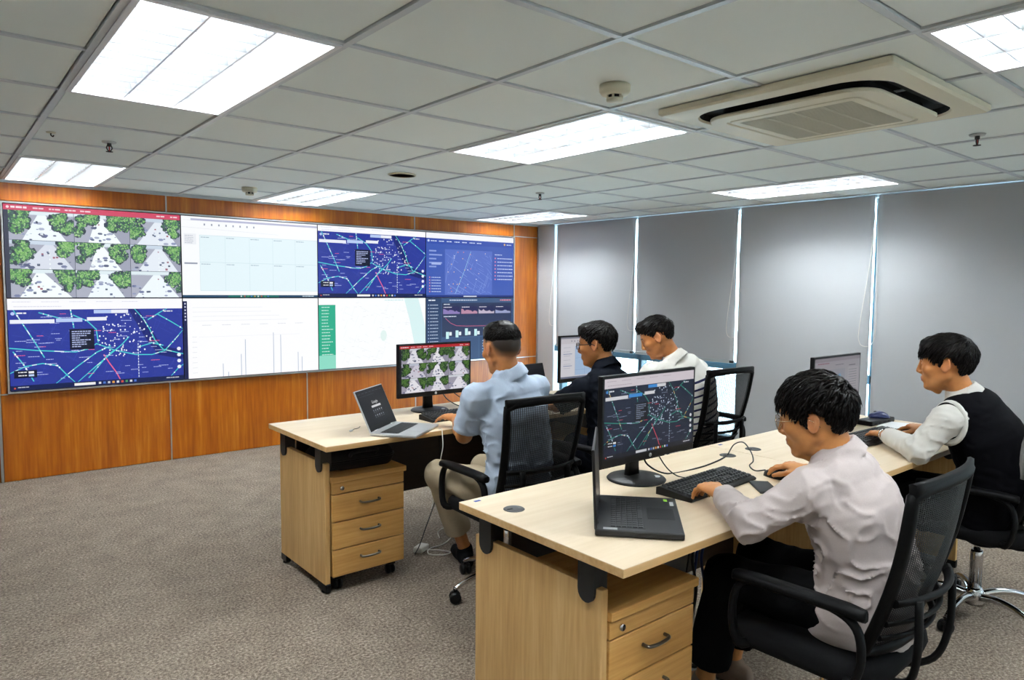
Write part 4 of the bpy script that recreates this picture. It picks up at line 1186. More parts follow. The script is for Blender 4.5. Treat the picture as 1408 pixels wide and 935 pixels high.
t = thing('notebook', 'white sheets of paper lying beyond the right hand of the person in the vest', 'paper', (4.070, 1.520, DZ), .25)
MB().box(-.105, .105, -.148, .148, 0, .003).build('sheet', 'paper', t)
MB().box(-.10, .11, -.15, .14, .0031, .0042).build('sheet', 'paper', t)
t = thing('pen', 'dark pen lying on the white sheets of paper', 'pen', (4.02, 1.50, DZ + .0085), 1.1)
MB().lathe([(.0, -.07), (.0025, -.062), (.004, -.055), (.004, .06), (.003, .066), (.0, .066)], 10, (0, 0, 0), 'y').build('pen_barrel', 'cable_black', t)
MB().box(-.001, .001, .02, .06, .003, .006).build('pen_clip', 'chrome', t)
t = thing('usb_dongle', 'tiny metal dongle on a short lead beside the silver laptop', 'dongle', (1.635, 3.24, DZ), .6)
MB().rbox(-.012, .012, -.006, .006, 0, .008, .002, 1).build('plug', 'laptop_silver', t)
MB().tube(spline([(.012, 0, .004), (.04, .008, .003), (.07, -.002, .004), (.1, .004, .006)], 5), .0018, 6).build('lead', 'cable_black', t)

# ------------------------------------------------------------------ cables, adapters, power strip
def cable(name, label, pts, r=.0028, mat='cable_black', cat='cable'):
    o = MB().tube(spline(pts, 7), r, 6).build(name, mat)
    return tag(o, label, cat)
zt = DZ + .003
cable('monitor_cable', 'black cable from the near map monitor to the desk grommet', [(2.10, 1.735, .86), (2.14, 1.74, .80), (2.24, 1.72, zt), (2.42, 1.70, zt), (2.58, 1.72, zt), (2.70, 1.752, zt)], .0034)
cable('keyboard_cable', 'thin black lead running from the near keyboard back behind the monitor', [(2.24, 1.59, .775), (2.25, 1.63, zt), (2.24, 1.68, zt + .002), (2.22, 1.72, .79), (2.16, 1.735, .88)])
cable('mouse_cable', 'thin black looping lead of the near mouse running to the grommet', [(2.548, 1.478, .768), (2.56, 1.53, zt), (2.60, 1.58, zt + .004), (2.66, 1.60, zt + .012), (2.73, 1.655, zt + .03), (2.79, 1.73, zt + .05), (2.78, 1.77, zt + .035), (2.72, 1.762, zt)])
cable('video_cable', 'black cable coiled behind the street camera monitor', [(2.36, 3.50, .86), (2.42, 3.51, .80), (2.52, 3.50, zt), (2.62, 3.53, zt + .03), (2.66, 3.54, zt)], .0034)
cable('power_lead', 'black lead hanging from the street camera monitor to the desk', [(2.40, 3.49, .88), (2.47, 3.46, .82), (2.54, 3.42, .775), (2.60, 3.44, zt), (2.70, 3.52, zt)])
cable('charging_cable', 'thin white cable hanging over the desk edge beside the bare elbow', [(2.02, 3.02, zt), (2.015, 2.985, zt + .002), (2.005, 2.965, .735), (1.985, 2.93, .68), (1.965, 2.92, .62), (1.975, 2.95, .52), (2.02, 3.05, .42), (2.04, 3.12, .30)], .0024, 'cable_white')
cable('floor_cable', 'thin dark cable coming down to the white adapter on the carpet', [(2.19, 3.27, .66), (2.20, 3.27, .45), (2.17, 3.27, .30), (2.085, 3.24, .16), (2.04, 3.24, .06), (2.03, 3.27, .008), (2.065, 3.30, .012)], .0028)
cable('adapter_lead', 'pale cable coiled on the carpet around the white adapter', [(2.10, 3.29, .008), (2.17, 3.24, .006), (2.20, 3.17, .006), (2.14, 3.17, .006), (2.09, 3.22, .008), (2.14, 3.29, .006), (2.24, 3.30, .006), (2.32, 3.33, .03), (2.36, 3.40, .06), (2.30, 3.44, .03), (2.28, 3.40, .006)], .0034, 'cable_white')
t = thing('power_adapter', 'small white power adapter lying on the carpet by the far desk', 'adapter', (2.093, 3.305, 0), .5)
MB().rbox(-.045, .045, -.028, .028, 0, .032, .008, 2).build('adapter_body', 'cable_white', t)
MB().rbox(.044, .056, -.010, .010, .010, .022, .003, 1).build('strain_relief', 'cable_white', t)
for k, (dx, dy, mt, lab) in enumerate([(0, 0, 'cable_black', 'thick black cable of the bundle hanging under the near desk'), (.022, .012, 'cable_blue', 'blue network cable of the bundle hanging under the near desk'), (-.016, .018, 'cable_black', 'thin black cable looping at the side of the bundle under the near desk'), (.03, -.012, 'cable_blue', 'second blue network cable at the outer side of the bundle under the near desk'), (.045, .02, 'cable_white', 'pale cable at the bottom of the bundle under the near desk')]):
    x, y = 2.005 + dx, 1.41 + dy
    cable('hanging_cable', lab, [(x + .05, y + .02, .715), (x + .005, y, .66 - .01 * k), (x - .02 + .02 * math.sin(k), y, .56), (x + .02 * math.cos(2 * k), y + .01, .44), (x - .01, y + .01, .32), (x + .03 * math.sin(k + 1), y + .03, .20), (x - .06, y + .05, .09), (x - .14 - .01 * k, y + .08, .012)], .0056 if k != 2 else .004, mt)['group'] = 'hanging cables'
t = thing('power_strip', 'white power strip on the floor under the near desk', 'power strip', (2.17, 1.53, 0), .55)
MB().rbox(-.17, .17, -.027, .027, 0, .036, .006, 2).build('strip_body', 'cable_white', t)
for k in range(5): MB().lathe([(.0, .0362), (.016, .0362), (.016, .0366), (.0, .0366)], 14, (-.13 + k * .062, 0, 0)).build('socket', 'dark_plastic', t)

# ------------------------------------------------------------------ people: smooth-blended fields turned into one continuous skin
f32 = np.float32
V3 = lambda *a: np.array(a, f32)
def nrm(v): v = np.asarray(v, f32); return v / np.linalg.norm(v)
def smin(a, b, k):
    if k <= 0: return np.minimum(a, b)
    h = np.maximum(k - np.abs(a - b), 0) / k
    return np.minimum(a, b) - h * h * (k * .25)
def smax(a, b, k): return -smin(-a, -b, k)
_rs = np.random.RandomState(5)
_LAT = _rs.rand(32, 32, 32).astype(f32) * 2 - 1
def vnoise(P):
    i = np.floor(P).astype(np.int32); t = P - i; t = t * t * (3 - 2 * t)
    i0 = i & 31; i1 = (i + 1) & 31
    x0, y0, z0 = i0[..., 0], i0[..., 1], i0[..., 2]; x1, y1, z1 = i1[..., 0], i1[..., 1], i1[..., 2]
    tx, ty, tz = t[..., 0], t[..., 1], t[..., 2]
    a = _LAT[x0, y0, z0] * (1 - tx) + _LAT[x1, y0, z0] * tx; b = _LAT[x0, y1, z0] * (1 - tx) + _LAT[x1, y1, z0] * tx
    c = _LAT[x0, y0, z1] * (1 - tx) + _LAT[x1, y0, z1] * tx; d = _LAT[x0, y1, z1] * (1 - tx) + _LAT[x1, y1, z1] * tx
    return (a * (1 - ty) + b * ty) * (1 - tz) + (c * (1 - ty) + d * ty) * tz

def cone(P, a, b, ra, rb):
    a = np.asarray(a, f32); b = np.asarray(b, f32); ab = b - a
    t = np.clip(((P - a) @ ab) / max(float(ab @ ab), 1e-9), 0, 1)
    q = P - a - t[..., None] * ab
    return np.sqrt((q * q).sum(-1)) - (ra + (rb - ra) * t)
def ell(P, c, r):
    q = (P - np.asarray(c, f32)) / np.asarray(r, f32)
    n = np.sqrt((q * q).sum(-1))
    return (n - 1) * min(r)
def loftf(P, st):
    """stations (centre, across axis, depth axis, half width, half depth): elliptic tube through them"""
    best = None
    for (c0, x0, y0, w0, d0), (c1, x1, y1, w1, d1) in zip(st, st[1:]):
        c0 = np.asarray(c0, f32); c1 = np.asarray(c1, f32); ab = c1 - c0
        tr = ((P - c0) @ ab) / float(ab @ ab); t = np.clip(tr, 0, 1)
        q = P - c0 - t[..., None] * ab
        L = float(np.linalg.norm(ab)); ax = (tr - t) * L
        u0 = nrm(x0); u1 = nrm(x1); v0 = nrm(y0); v1 = nrm(y1)
        qx = (q @ u0) * (1 - t) + (q @ u1) * t; qy = (q @ v0) * (1 - t) + (q @ v1) * t
        w = w0 + (w1 - w0) * t; d = d0 + (d1 - d0) * t
        n = np.sqrt((qx / w) ** 2 + (qy / d) ** 2 + (ax / np.minimum(w, d)) ** 2)
        dd = (n - 1) * np.minimum(w, d)
        best = dd if best is None else np.minimum(best, dd)
    return best

class Field:
    def __init__(s, lo, hi, h):
        s.lo = np.asarray(lo, f32); s.h = h
        s.n = np.ceil((np.asarray(hi, f32) - s.lo) / h).astype(int) + 1
        s.D = np.full(tuple(s.n), .3, f32)
    def block(s, lo, hi):
        a = np.clip(np.floor((np.asarray(lo) - s.lo) / s.h).astype(int), 0, s.n - 1); b = np.clip(np.ceil((np.asarray(hi) - s.lo) / s.h).astype(int) + 1, 1, s.n)
        sl = tuple(slice(i, j) for i, j in zip(a, b))
        ax = [s.lo[i] + s.h * np.arange(a[i], b[i], dtype=f32) for i in range(3)]
        P = np.stack(np.meshgrid(*ax, indexing='ij'), -1)
        return sl, P
    def union(s, lo, hi, fn, k=.02):
        sl, P = s.block(np.asarray(lo) - k - 3 * s.h, np.asarray(hi) + k + 3 * s.h)
        if P.size: s.D[sl] = smin(s.D[sl], fn(P), k)
    def cone(s, a, b, ra, rb, k=.02):
        r = max(ra, rb); s.union(np.minimum(a, b) - r, np.maximum(a, b) + r, lambda P: cone(P, a, b, ra, rb), k)
    def ell(s, c, r, k=.02):
        c = np.asarray(c, f32); s.union(c - max(r), c + max(r), lambda P: ell(P, c, r), k)
    def loft(s, st, k=.02):
        C = np.array([q[0] for q in st]); m = max(max(q[3], q[4]) for q in st)
        s.union(C.min(0) - m, C.max(0) + m, lambda P: loftf(P, st), k)
    def cut(s, lo, hi, fn, k=.01):
        sl, P = s.block(lo, hi)
        if P.size: s.D[sl] = smax(s.D[sl], -fn(P), k)
    def displace(s, fn, band=.03):
        m = np.abs(s.D) < band
        idx = np.argwhere(m)
        if len(idx): s.D[m] += fn((s.lo + idx * s.h).astype(f32)).astype(f32)
    def mesh(s):
        D = s.D; S = D < 0
        cnt = np.zeros(tuple(s.n - 1), np.int8)
        for dx in (0, 1):
            for dy in (0, 1):
                for dz in (0, 1): cnt += S[dx:S.shape[0] - 1 + dx, dy:S.shape[1] - 1 + dy, dz:S.shape[2] - 1 + dz]
        mask = (cnt > 0) & (cnt < 8)
        I = np.argwhere(mask); idm = np.full(mask.shape, -1, np.int32); idm[mask] = np.arange(len(I))
        acc = np.zeros((len(I), 3), f32); num = np.zeros(len(I), f32)
        for ax in range(3):
            o = [i for i in range(3) if i != ax]
            for a in (0, 1):
                for b in (0, 1):
                    p0 = I.copy(); p0[:, o[0]] += a; p0[:, o[1]] += b; p1 = p0.copy(); p1[:, ax] += 1
                    d0 = D[p0[:, 0], p0[:, 1], p0[:, 2]]; d1 = D[p1[:, 0], p1[:, 1], p1[:, 2]]
                    c = (d0 < 0) != (d1 < 0)
                    t = np.where(c, d0 / np.where(c, d0 - d1, 1), 0)
                    q = p0.astype(f32); q[:, ax] += t
                    acc[c] += q[c]; num[c] += 1
        V = s.lo + s.h * (acc / num[:, None])
        Fs = []
        for ax in range(3):
            u, v = [i for i in range(3) if i != ax]
            sl0 = [slice(1, -1)] * 3; sl1 = [slice(1, -1)] * 3; sl0[ax] = slice(0, -1); sl1[ax] = slice(1, None)
            A = S[tuple(sl0)]; B = S[tuple(sl1)]
            for inside in (True, False):
                E = np.argwhere((A != B) & (A == inside))
                if not len(E): continue
                E = E.copy(); E[:, u] += 1; E[:, v] += 1
                def g(du, dv):
                    q = E.copy(); q[:, u] -= du; q[:, v] -= dv; return idm[q[:, 0], q[:, 1], q[:, 2]]
                quad = np.stack([g(1, 1), g(0, 1), g(0, 0), g(1, 0)], 1)
                flip = inside if ax != 1 else not inside
                Fs.append(quad if flip else quad[:, ::-1])
        F = np.concatenate(Fs); F = F[(F >= 0).all(1)]
        return V, F

def np_mesh(name, V, F, smooth=True):
    me = bpy.data.meshes.new(name)
    me.vertices.add(len(V)); me.vertices.foreach_set('co', np.ascontiguousarray(V, f32).ravel())
    k = F.shape[1]
    me.loops.add(len(F) * k); me.polygons.add(len(F))
    me.loops.foreach_set('vertex_index', np.ascontiguousarray(F, np.int32).ravel())
    me.polygons.foreach_set('loop_start', np.arange(0, len(F) * k, k, dtype=np.int32))
    me.polygons.foreach_set('loop_total', np.full(len(F), k, np.int32))
    me.update(calc_edges=True)
    me.polygons.foreach_set('use_smooth', np.full(len(F), smooth))
    me.validate()
    return me
def set_col(me, C, name='Col'):
    a = me.attributes.new(name, 'FLOAT_COLOR', 'POINT'); C4 = np.ones((len(C), 4), f32); C4[:, :3] = C; a.data.foreach_set('color', C4.ravel())
def relax(V, F, it=2, w=.5):
    """light Laplacian smoothing"""
    for _ in range(it):
        A = np.zeros_like(V); N = np.zeros(len(V), f32)
        for a, b in ((0, 1), (1, 2), (2, 3), (3, 0)):
            np.add.at(A, F[:, a], V[F[:, b]]); np.add.at(A, F[:, b], V[F[:, a]]); np.add.at(N, F[:, a], 1); np.add.at(N, F[:, b], 1)
        V = V * (1 - w) + A / N[:, None] * w
    return V

def head_frame(yaw, pitch, roll):
    """yaw: heading angle from +Y towards -X (degrees); pitch: looking down; columns = right, forward, up"""
    M = Matrix.Rotation(math.radians(yaw), 3, 'Z') @ Matrix.Rotation(math.radians(-pitch), 3, 'X') @ Matrix.Rotation(math.radians(roll), 3, 'Y')
    return np.array(M, f32)
def skull(L):
    return ell(L, (0, -.014, .030), (.077, .097, .089))
def head_sdf(L):
    X = L.copy(); X[..., 0] = np.abs(X[..., 0])            # symmetric
    d = skull(L)
    ex, ey = (1, 0, 0), (0, 1, 0)
    face = [((0, .020, .045), ex, ey, .067, .070), ((0, .024, .005), ex, ey, .066, .068), ((0, .026, -.035), ex, ey, .062, .064), ((0, .032, -.060), ex, ey, .052, .056), ((0, .052, -.084), ex, ey, .030, .034)]
    d = smin(d, loftf(L, face), .025)
    d = smin(d, cone(X, (.052, -.010, -.046), (.018, .064, -.095), .015, .013), .022)        # jaw line
    d = smin(d, ell(L, (0, .074, -.098), (.020, .016, .014)), .015)                         # chin
    d = smin(d, cone(X, (.012, .089, .030), (.046, .070, .030), .009, .010), .014)          # brow
    d = smin(d, ell(X, (.043, .062, -.018), (.024, .022, .018)), .022)                      # cheek
    d = smax(d, -ell(X, (.030, .100, .008), (.019, .017, .011)), .012)                      # eye socket
    d = smin(d, ell(X, (.030, .0785, .007), (.0155, .0125, .0115)), .004)                   # lids
    d = smin(d, cone(L, (0, .090, .022), (0, .107, -.026), .0085, .0115), .012)             # nose
    d = smin(d, ell(X, (.0115, .097, -.033), (.0085, .010, .0075)), .006)
    d = smin(d, ell(L, (0, .082, -.061), (.026, .015, .020)), .012)                         # muzzle
    d = smin(d, cone(X, (0, .0965, -.0575), (.019, .086, -.061), .0052, .003), .005)        # lips
    d = smin(d, cone(X, (0, .0950, -.0685), (.017, .085, -.066), .0060, .003), .005)
    d = smax(d, -cone(X, (0, .101, -.0632), (.022, .090, -.0636), .0016, .0012), .003)
    # ear: tilted dish with a rim and lobe
    E = X - V3(.0785, -.012, -.004)
    ca, sa = math.cos(.25), math.sin(.25)
    ey_, ez_ = E[..., 1] * ca - E[..., 2] * sa * -1, E[..., 2] * ca - E[..., 1] * sa
    Q = np.stack([E[..., 0] - np.maximum(0, -ey_) * .6, ey_, ez_], -1)
    ear = ell(Q, (0, 0, .004), (.0075, .0195, .032))
    ear = smax(ear, -ell(Q, (.008, .001, .006), (.0065, .011, .021)), .004)
    d = smin(d, ear, .006)
    return d

FINGERS = [(-.030, .080, (.030, .019, .016), .0078), (-.010, .088, (.038, .023, .018), .0086), (.011, .089, (.042, .026, .019), .0090), (.031, .083, (.038, .023, .018), .0088)]
def hand_sdf(F, wrist, fwd, up, side, curl=.5, spread=.06, thumb=.5, scale=1.0):
    """wrist: joint; fwd: towards the knuckles; up: back of the hand; side=+1 when the thumb lies on fwd x up"""
    y = nrm(fwd); z = np.asarray(up, f32); z = nrm(z - y * float(z @ y)); x = np.cross(y, z) * side   # x: thumb side
    W = np.asarray(wrist, f32)
    T = lambda a, b, c: W + (x * a + y * b + z * c) * scale
    R = lambda r: r * scale
    st = [(T(0, -.02, 0), x, z, R(.029), R(.021)), (T(0, .02, 0), x, z, R(.032), R(.019)), (T(.002, .05, .001), x, z, R(.039), R(.0165)), (T(0, .078, .0), x, z, R(.041), R(.0135)), (T(0, .086, -.002), x, z, R(.038), R(.010))]
    F.loft(st, .012)
    F.ell(T(.022, .028, -.008), (R(.016),) * 3, .015)                     # thumb mound
    for i, (fx, fy, L, r) in enumerate(FINGERS):
        p = T(fx, fy - .006, -.001)
        ang = -.10; sp = spread * (i - 1.6)
        c = curl[i] if isinstance(curl, (list, tuple)) else curl
        F.ell(T(fx, fy - .004, .003), (R(r * 1.12),) * 3, .008)
        for j, l in enumerate(L):
            ang -= c * (.75, 1.05, .75)[j]
            dr = y * (math.cos(ang) * math.cos(sp)) + x * math.sin(sp) + z * math.sin(ang)
            q = p + dr * R(l)
            F.cone(p, q, R(r * (1 - .09 * j)), R(r * (1 - .09 * (j + 1))), .004)
            p = q
    p = T(.026, .018, -.008)
    for j, (l, a, dn) in enumerate(((.042, .75, .25), (.032, .45, .35), (.025, .25, .45))):
        a = a * (1.35 - thumb); dr = nrm(x * math.sin(a) + y * math.cos(a) - z * dn)
        q = p + dr * R(l); F.cone(p, q, R((.0125, .0105, .0095)[j]), R((.0105, .0095, .0080)[j]), .006); p = q

def hair_mesh(seed, style, N=900, cap=1.0):
    """a cap with a shaped hairline plus many tapered locks, in head coordinates"""
    rnd = np.random.RandomState(seed)
    h = .0045
    F = Field((-.13, -.15, -.12), (.13, .14, .165), h)
    sl, P = F.block(F.lo, F.lo + (F.n) * h)
    th = np.degrees(np.arctan2(np.abs(P[..., 0]), P[..., 1] + .014))
    hl = np.interp(th, [0, 25, 48, 60, 74, 84, 100, 118, 140, 180], style['line']).astype(f32)
    vol = style['vol']
    up = np.clip((P[..., 2] - .02) / .09, 0, 1); fr = np.clip((P[..., 1]) / .09, 0, 1)
    c = V3(0, -.014, .030)
    r = np.array([.077, .097, .089], f32)
    q = (P - c); n = np.sqrt(((q / r) ** 2).sum(-1))
    thick = vol['side'] + (vol['top'] - vol['side']) * up + (vol['front'] - vol['side']) * fr * up
    thick = thick + .0035 * vnoise(P * V3(70, 45, 45)) * style.get('rough', 1)
    d = (n - 1) * .087 - thick
    d = smax(d, (hl - P[..., 2]) * .8, .006)
    d = np.maximum(d, -((n - 1) * .087 + .012))
    F.D = d.astype(f32)
    V, Q = F.mesh()
    # locks growing away from the crown
    Vs = [V]; Fq = [Q]; base = len(V)
    crown = nrm(V3(*style.get('crown', (.0, -.55, .83))))
    made = 0
    while made < N:
        u = nrm(rnd.randn(3))
        if u[2] < -.6: continue
        p = c + u * r
        a = math.degrees(math.atan2(abs(p[0]), p[1] + .014)); lim = float(np.interp(a, [0, 25, 48, 60, 74, 84, 100, 118, 140, 180], style['line']))
        if p[2] < lim + .004: continue
        upk = float(np.clip((p[2] - .02) / .09, 0, 1))
        if upk < style.get('minup', 0): continue
        made += 1
        frk = float(np.clip(p[1] / .09, 0, 1)) * upk
        tk = vol['side'] + (vol['top'] - vol['side']) * upk + (vol['front'] - vol['side']) * frk
        L = style['len'][0] + (style['len'][1] - style['len'][0]) * upk * rnd.uniform(.6, 1.15)
        flow = u - crown; flow = flow + V3(*style.get('comb', (0, .5, 0))) * upk + rnd.randn(3) * style.get('mess', .25)
        flow = nrm(flow - u * float(flow @ u))
        sd = nrm(np.cross(u, flow)); w0 = rnd.uniform(.004, .0075) * style.get('w', 1)
        rings = []
        m = 5
        pos = p + u * (tk * .75)
        lift = rnd.uniform(.1, .55) * style.get('lift', 1)
        for k in range(m + 1):
            t = k / m
            nn = nrm((pos - c) / r ** 2)
            w = w0 * (1 - t ** 1.6) + .0004
            s2 = nrm(np.cross(nn, flow))
            rings.append(np.array([pos + s2 * w, pos + nn * w * .55, pos - s2 * w, pos - nn * w * .4]))
            dr = flow + nn * (lift * (1 - 1.6 * t)) ; dr = nrm(dr)
            aa = math.degrees(math.atan2(abs(float(pos[0])), float(pos[1]) + .014)); l2 = float(np.interp(aa, [0, 25, 48, 60, 74, 84, 100, 118, 140, 180], style['line'])) - (style.get('over', .012) if aa < 62 else 0)
            pos = pos + dr * (L / m if pos[2] > l2 else .0012)
            g = nrm(flow - nn * float(flow @ nn) + V3(0, 0, -.10)); flow = g
        Vs.append(np.concatenate(rings).astype(f32))
        f = []
        for k in range(m):
            for j in range(4): f.append((base + k * 4 + j, base + k * 4 + (j + 1) % 4, base + k * 4 + 4 + (j + 1) % 4, base + k * 4 + 4 + j))
        Fq.append(np.array(f)); base += 4 * (m + 1)
    return np.concatenate(Vs), np.concatenate(Fq)

SHORT = dict(line=[.068, .064, .048, .030, -.004, .026, .030, -.018, -.060, -.070], vol=dict(side=.004, top=.014, front=.020), len=(.018, .045), mess=.25, comb=(0, .6, 0), crown=(0, -.55, .83))
def person(label, J, mats, tone, hair, group='people working at the desks', fade=False, wrinkle=1.0, shirt_len=None):
    """J: joints in room coordinates"""
    g = lambda k: np.asarray(J[k], f32)
    pel, wai, che, nek, hc = g('pelvis'), g('waist'), g('chest'), g('neck'), g('head')
    M = head_frame(*J['look'])
    base = V3(pel[0], pel[1], 0)
    # ---- body
    pts = np.array([g(k) for k in J if isinstance(J[k], tuple) and len(J[k]) == 3 and k not in ('look', 'toes')])
    lo = np.minimum(pts.min(0) - .24, hc - .2); hi = np.maximum(pts.max(0) + .24, hc + .2); lo[2] = max(lo[2], -.01)
    F = Field(lo, hi, .0042)
    sx = nrm(g('shR') - g('shL')); hx = nrm(g('hipR') - g('hipL')) if 'hipR' in J else sx
    def fr(a, b, x):
        z = nrm(b - a); y = nrm(np.cross(z, x)); return nrm(np.cross(y, z)), y
    x1, y1 = fr(pel, wai, hx); x2, y2 = fr(wai, che, (sx + hx)); x3, y3 = fr(che, nek, sx)
    tor = [(pel, x1, y1, .115, .080), (wai, x2, y2, .130, .092), (che, x3, y3, .150, .108), (che * .35 + nek * .65, x3, y3, .125, .085), (nek, x3, y3, .060, .060)]
    F.loft(tor, .03)
    hb = hc + M @ V3(0, -.030, -.050)
    F.cone(nek - (nek - che) * .1, hb, .054, .050, .015)
    sl, P = F.block(hc - .17, hc + .17)
    Lc = (P - hc) @ M
    F.D[sl] = smin(F.D[sl], head_sdf(Lc), .010)
    for s in 'LR':
        sh, el_, wr = g('sh' + s), g('el' + s), g('wr' + s)
        F.cone(nek * .6 + che * .4, sh, .055, .050, .03)
        F.cone(sh, el_, .046, .036, .02); F.cone(el_, el_ * .65 + wr * .35, .036, .039, .02); F.cone(el_ * .65 + wr * .35, wr, .039, .025, .02)
        H = J['hand' + s]
        hand_sdf(F, wr, H['fwd'], H['up'], H['side'], H.get('curl', .4), H.get('spread', .07), H.get('thumb', .5), H.get('scale', 1.0))
        hp, kn, an = g('hip' + s), g('kn' + s), g('an' + s)
        F.cone(hp, kn, .058, .046, .03); F.cone(kn, an, .046, .032, .02)
        F.cone(an, an + nrm(V3(*J['toes'])) * .12 + V3(0, 0, -.05), .032, .024, .02)
    V, Q = F.mesh()
    V = relax(V, Q, 1, .4)
    Lv = (V - hc) @ M
    C = np.tile(np.array(lin(tone), f32), (len(V), 1))
    near = (np.abs(Lv) < .2).all(1)
    ax_ = np.abs(Lv[:, 0]); y_, z_ = Lv[:, 1], Lv[:, 2]
    def paint(m, col, a):
        m = (m & near).astype(f32) * a; C[:] = C * (1 - m[:, None]) + np.array(lin(col), f32) * m[:, None]
    paint((ax_ < .023) & (z_ < -.0535) & (z_ > -.0755) & (y_ > .084), 'a8615a', .7)
    paint((ax_ > .010) & (ax_ < .050) & (np.abs(z_ - .0315 + (ax_ - .03) ** 2 * 5) < .0045) & (y_ > .055), '1c1513', .85)
    paint((ax_ > .069) & (z_ < .03) & (z_ > -.04) & (np.abs(y_ + .012) < .03), 'b8735a', .30)
    if fade:                                 # clipped sides: stubble of dark hair over the skin
        th = np.degrees(np.arctan2(ax_, y_ + .014)); hl = np.interp(th, [0, 25, 48, 60, 74, 84, 100, 118, 140, 180], [.068, .064, .048, .02, -.02, -.002, .002, -.045, -.068, -.075])
        m = np.clip((z_ - hl) / .062, 0, 1) ** 1.15 * ((ax_ < .074) | (y_ < -.03) | (z_ > .035)) * (Lv[:, 1] < .07)
        C[:] = C * (1 - (m * near * .97)[:, None]) + np.array(lin('0e0b0a'), f32) * (m * near * .97)[:, None]
    me = np_mesh('person', V - base, Q); set_col(me, C)
    root = tag(link('person', me, 'skin', None, tuple(base)), label, 'person', group)
    # ---- eyes
    for s in (-1, 1):
        e = MB(); n = 12; e.lathe([(.0001, -.0118)] + [(.0118 * math.sin(a), -.0118 * math.cos(a)) for a in [math.pi * k / 10 for k in range(1, 10)]] + [(.0001, .0118)], n, (0, 0, 0), 'y')
        em = e.mesh('eye'); cc = np.array([v.co[1] for v in em.vertices]); col = np.where((cc > .0085)[:, None], np.array(lin('140d0a')), np.array(lin('d8d4ce'))).astype(f32); set_col(em, col)
        o = link('eye', em, 'eye', root)
        c = hc + M @ V3(s * .030, .0795, .007) - base
        o.matrix_local = Matrix(np.vstack([np.hstack([M, c[:, None]]), [0, 0, 0, 1]]).tolist())
    # ---- hair
    HV, HQ = hair_mesh(*hair['args'], **hair.get('kw', {}))
    link('hair', np_mesh('hair', (HV @ M.T + hc - base), HQ), 'hair', root)
    # ---- shirt
    sl_ = J.get('sleeve', 1.0)
    F = Field(np.minimum(pts.min(0), hc) - .2, np.maximum(pts.max(0), hc) + .2, .0058)
    hem = J.get('hem', .0)
    th_ = J.get('bulk', 1.0)
    p0 = pel + (pel - wai) * hem; hw_ = J.get('hemw', 1.0)
    tor = [(p0, x1, y1, .172 * th_ * hw_, .128 * th_ * hw_), (pel, x1, y1, .170 * th_, .126 * th_), (wai, x2, y2, .160 * th_, .122 * th_), (che, x3, y3, .172 * th_, .124 * th_), (che * .45 + nek * .55, x3, y3, .150, .100), (che * .10 + nek * .90, x3, y3, .082, .078), (nek + (hb - nek) * .12, x3, y3, .068, .066)]
    F.loft(tor, .03)
    for s in 'LR':
        sh, el_, wr = g('sh' + s), g('el' + s), g('wr' + s)
        F.cone(nek * .75 + che * .25, sh, .050, .058, .035)
        end = J.get('sleeveR' if s == 'R' else 'sleeve', sl_)
        if end >= 1.0:
            F.cone(sh, el_, .061, .052, .035); F.cone(el_, wr + (el_ - wr) * .14, .052, .041, .02)
            cuff = wr + (el_ - wr) * .10; ax = nrm(wr - el_)
            F.cone(wr + (el_ - wr) * .28, wr + (el_ - wr) * .10, .0425, .0425, .006)
        else:
            tip = sh + (el_ - sh) * end
            F.cone(sh, tip, .062, .064, .035); ax = nrm(el_ - sh); cuff = tip
        rr = .1
        F.cut(cuff - .16, cuff + .16, lambda P, c=cuff, a=ax: np.where(np.sqrt(((P - c) ** 2).sum(-1)) < rr, -((P - c) @ a), .3), .004)
    # collar: a stand and a folded leaf round the neck
    cz = nrm(hb - nek); cx = nrm(sx - cz * float(sx @ cz)); cy = nrm(np.cross(cz, cx))
    cc = nek + cz * .012 + cy * .004
    def collar(P):
        q = P - cc; a = q @ cx; b = q @ cy; z = q @ cz
        z = z + b * .30
        R_ = .067 - (z - .02) * .45
        r_ = np.sqrt((a / 1.02) ** 2 + (b / .98) ** 2)
        return np.maximum(np.abs(r_ - R_) - .0055, np.abs(z + .004) - .029)
    F.union(cc - .12, cc + .12, collar, .008)
    el = [g('elL'), g('elR')]; am = [g('shL') * .7 + che * .3, g('shR') * .7 + che * .3]; ww = wai
    yn = nrm(nek - che); yoke = che * .42 + nek * .58
    slv = [(g('sh' + s) * .86 + nek * .14, nrm(g('sh' + s) - nek * .55 - che * .45)) for s in 'LR']
    def wr_fn(P):
        amp = .0015 + .0060 * sum(np.exp(-((P - e) ** 2).sum(-1) / .007) for e in el) + .0045 * sum(np.exp(-((P - e) ** 2).sum(-1) / .012) for e in am) + .0050 * np.exp(-((P - ww) @ nrm(che - pel)) ** 2 / .012)
        n1 = vnoise(P * V3(16, 16, 26) + .5 * vnoise(P * 9)[..., None] * 3); n2 = vnoise(P * V3(34, 30, 44) + 7)
        rid = (1 - np.abs(n1)) ** 4 * 2 - .7
        seam = .0016 * np.exp(-(((P - yoke) @ yn) / .004) ** 2) * (((P - che) @ y3) < 0) + .0014 * sum(np.exp(-(((P - q) @ a_) / .004) ** 2) * (((P - q) ** 2).sum(-1) < .012) for q, a_ in slv)
        return -(rid * .75 + n2 * .30) * amp * wrinkle - seam
    F.displace(wr_fn)
    # yoke and shoulder seams: faint raised lines
    V, Q = F.mesh(); V = relax(V, Q, 1, .5)
    me = np_mesh('shirt', V - base, Q)
    ax = nek - p0; tt = ((V - p0) @ ax) / float(ax @ ax)
    # sleeves keep the plain upper colour
    dl = np.minimum(np.minimum(cone(V, g('shL') + (g('elL') - g('shL')) * .12, g('elL'), .07, .06), cone(V, g('shR') + (g('elR') - g('shR')) * .12, g('elR'), .07, .06)), 1)
    tt = np.where(dl < 0, .9, tt)
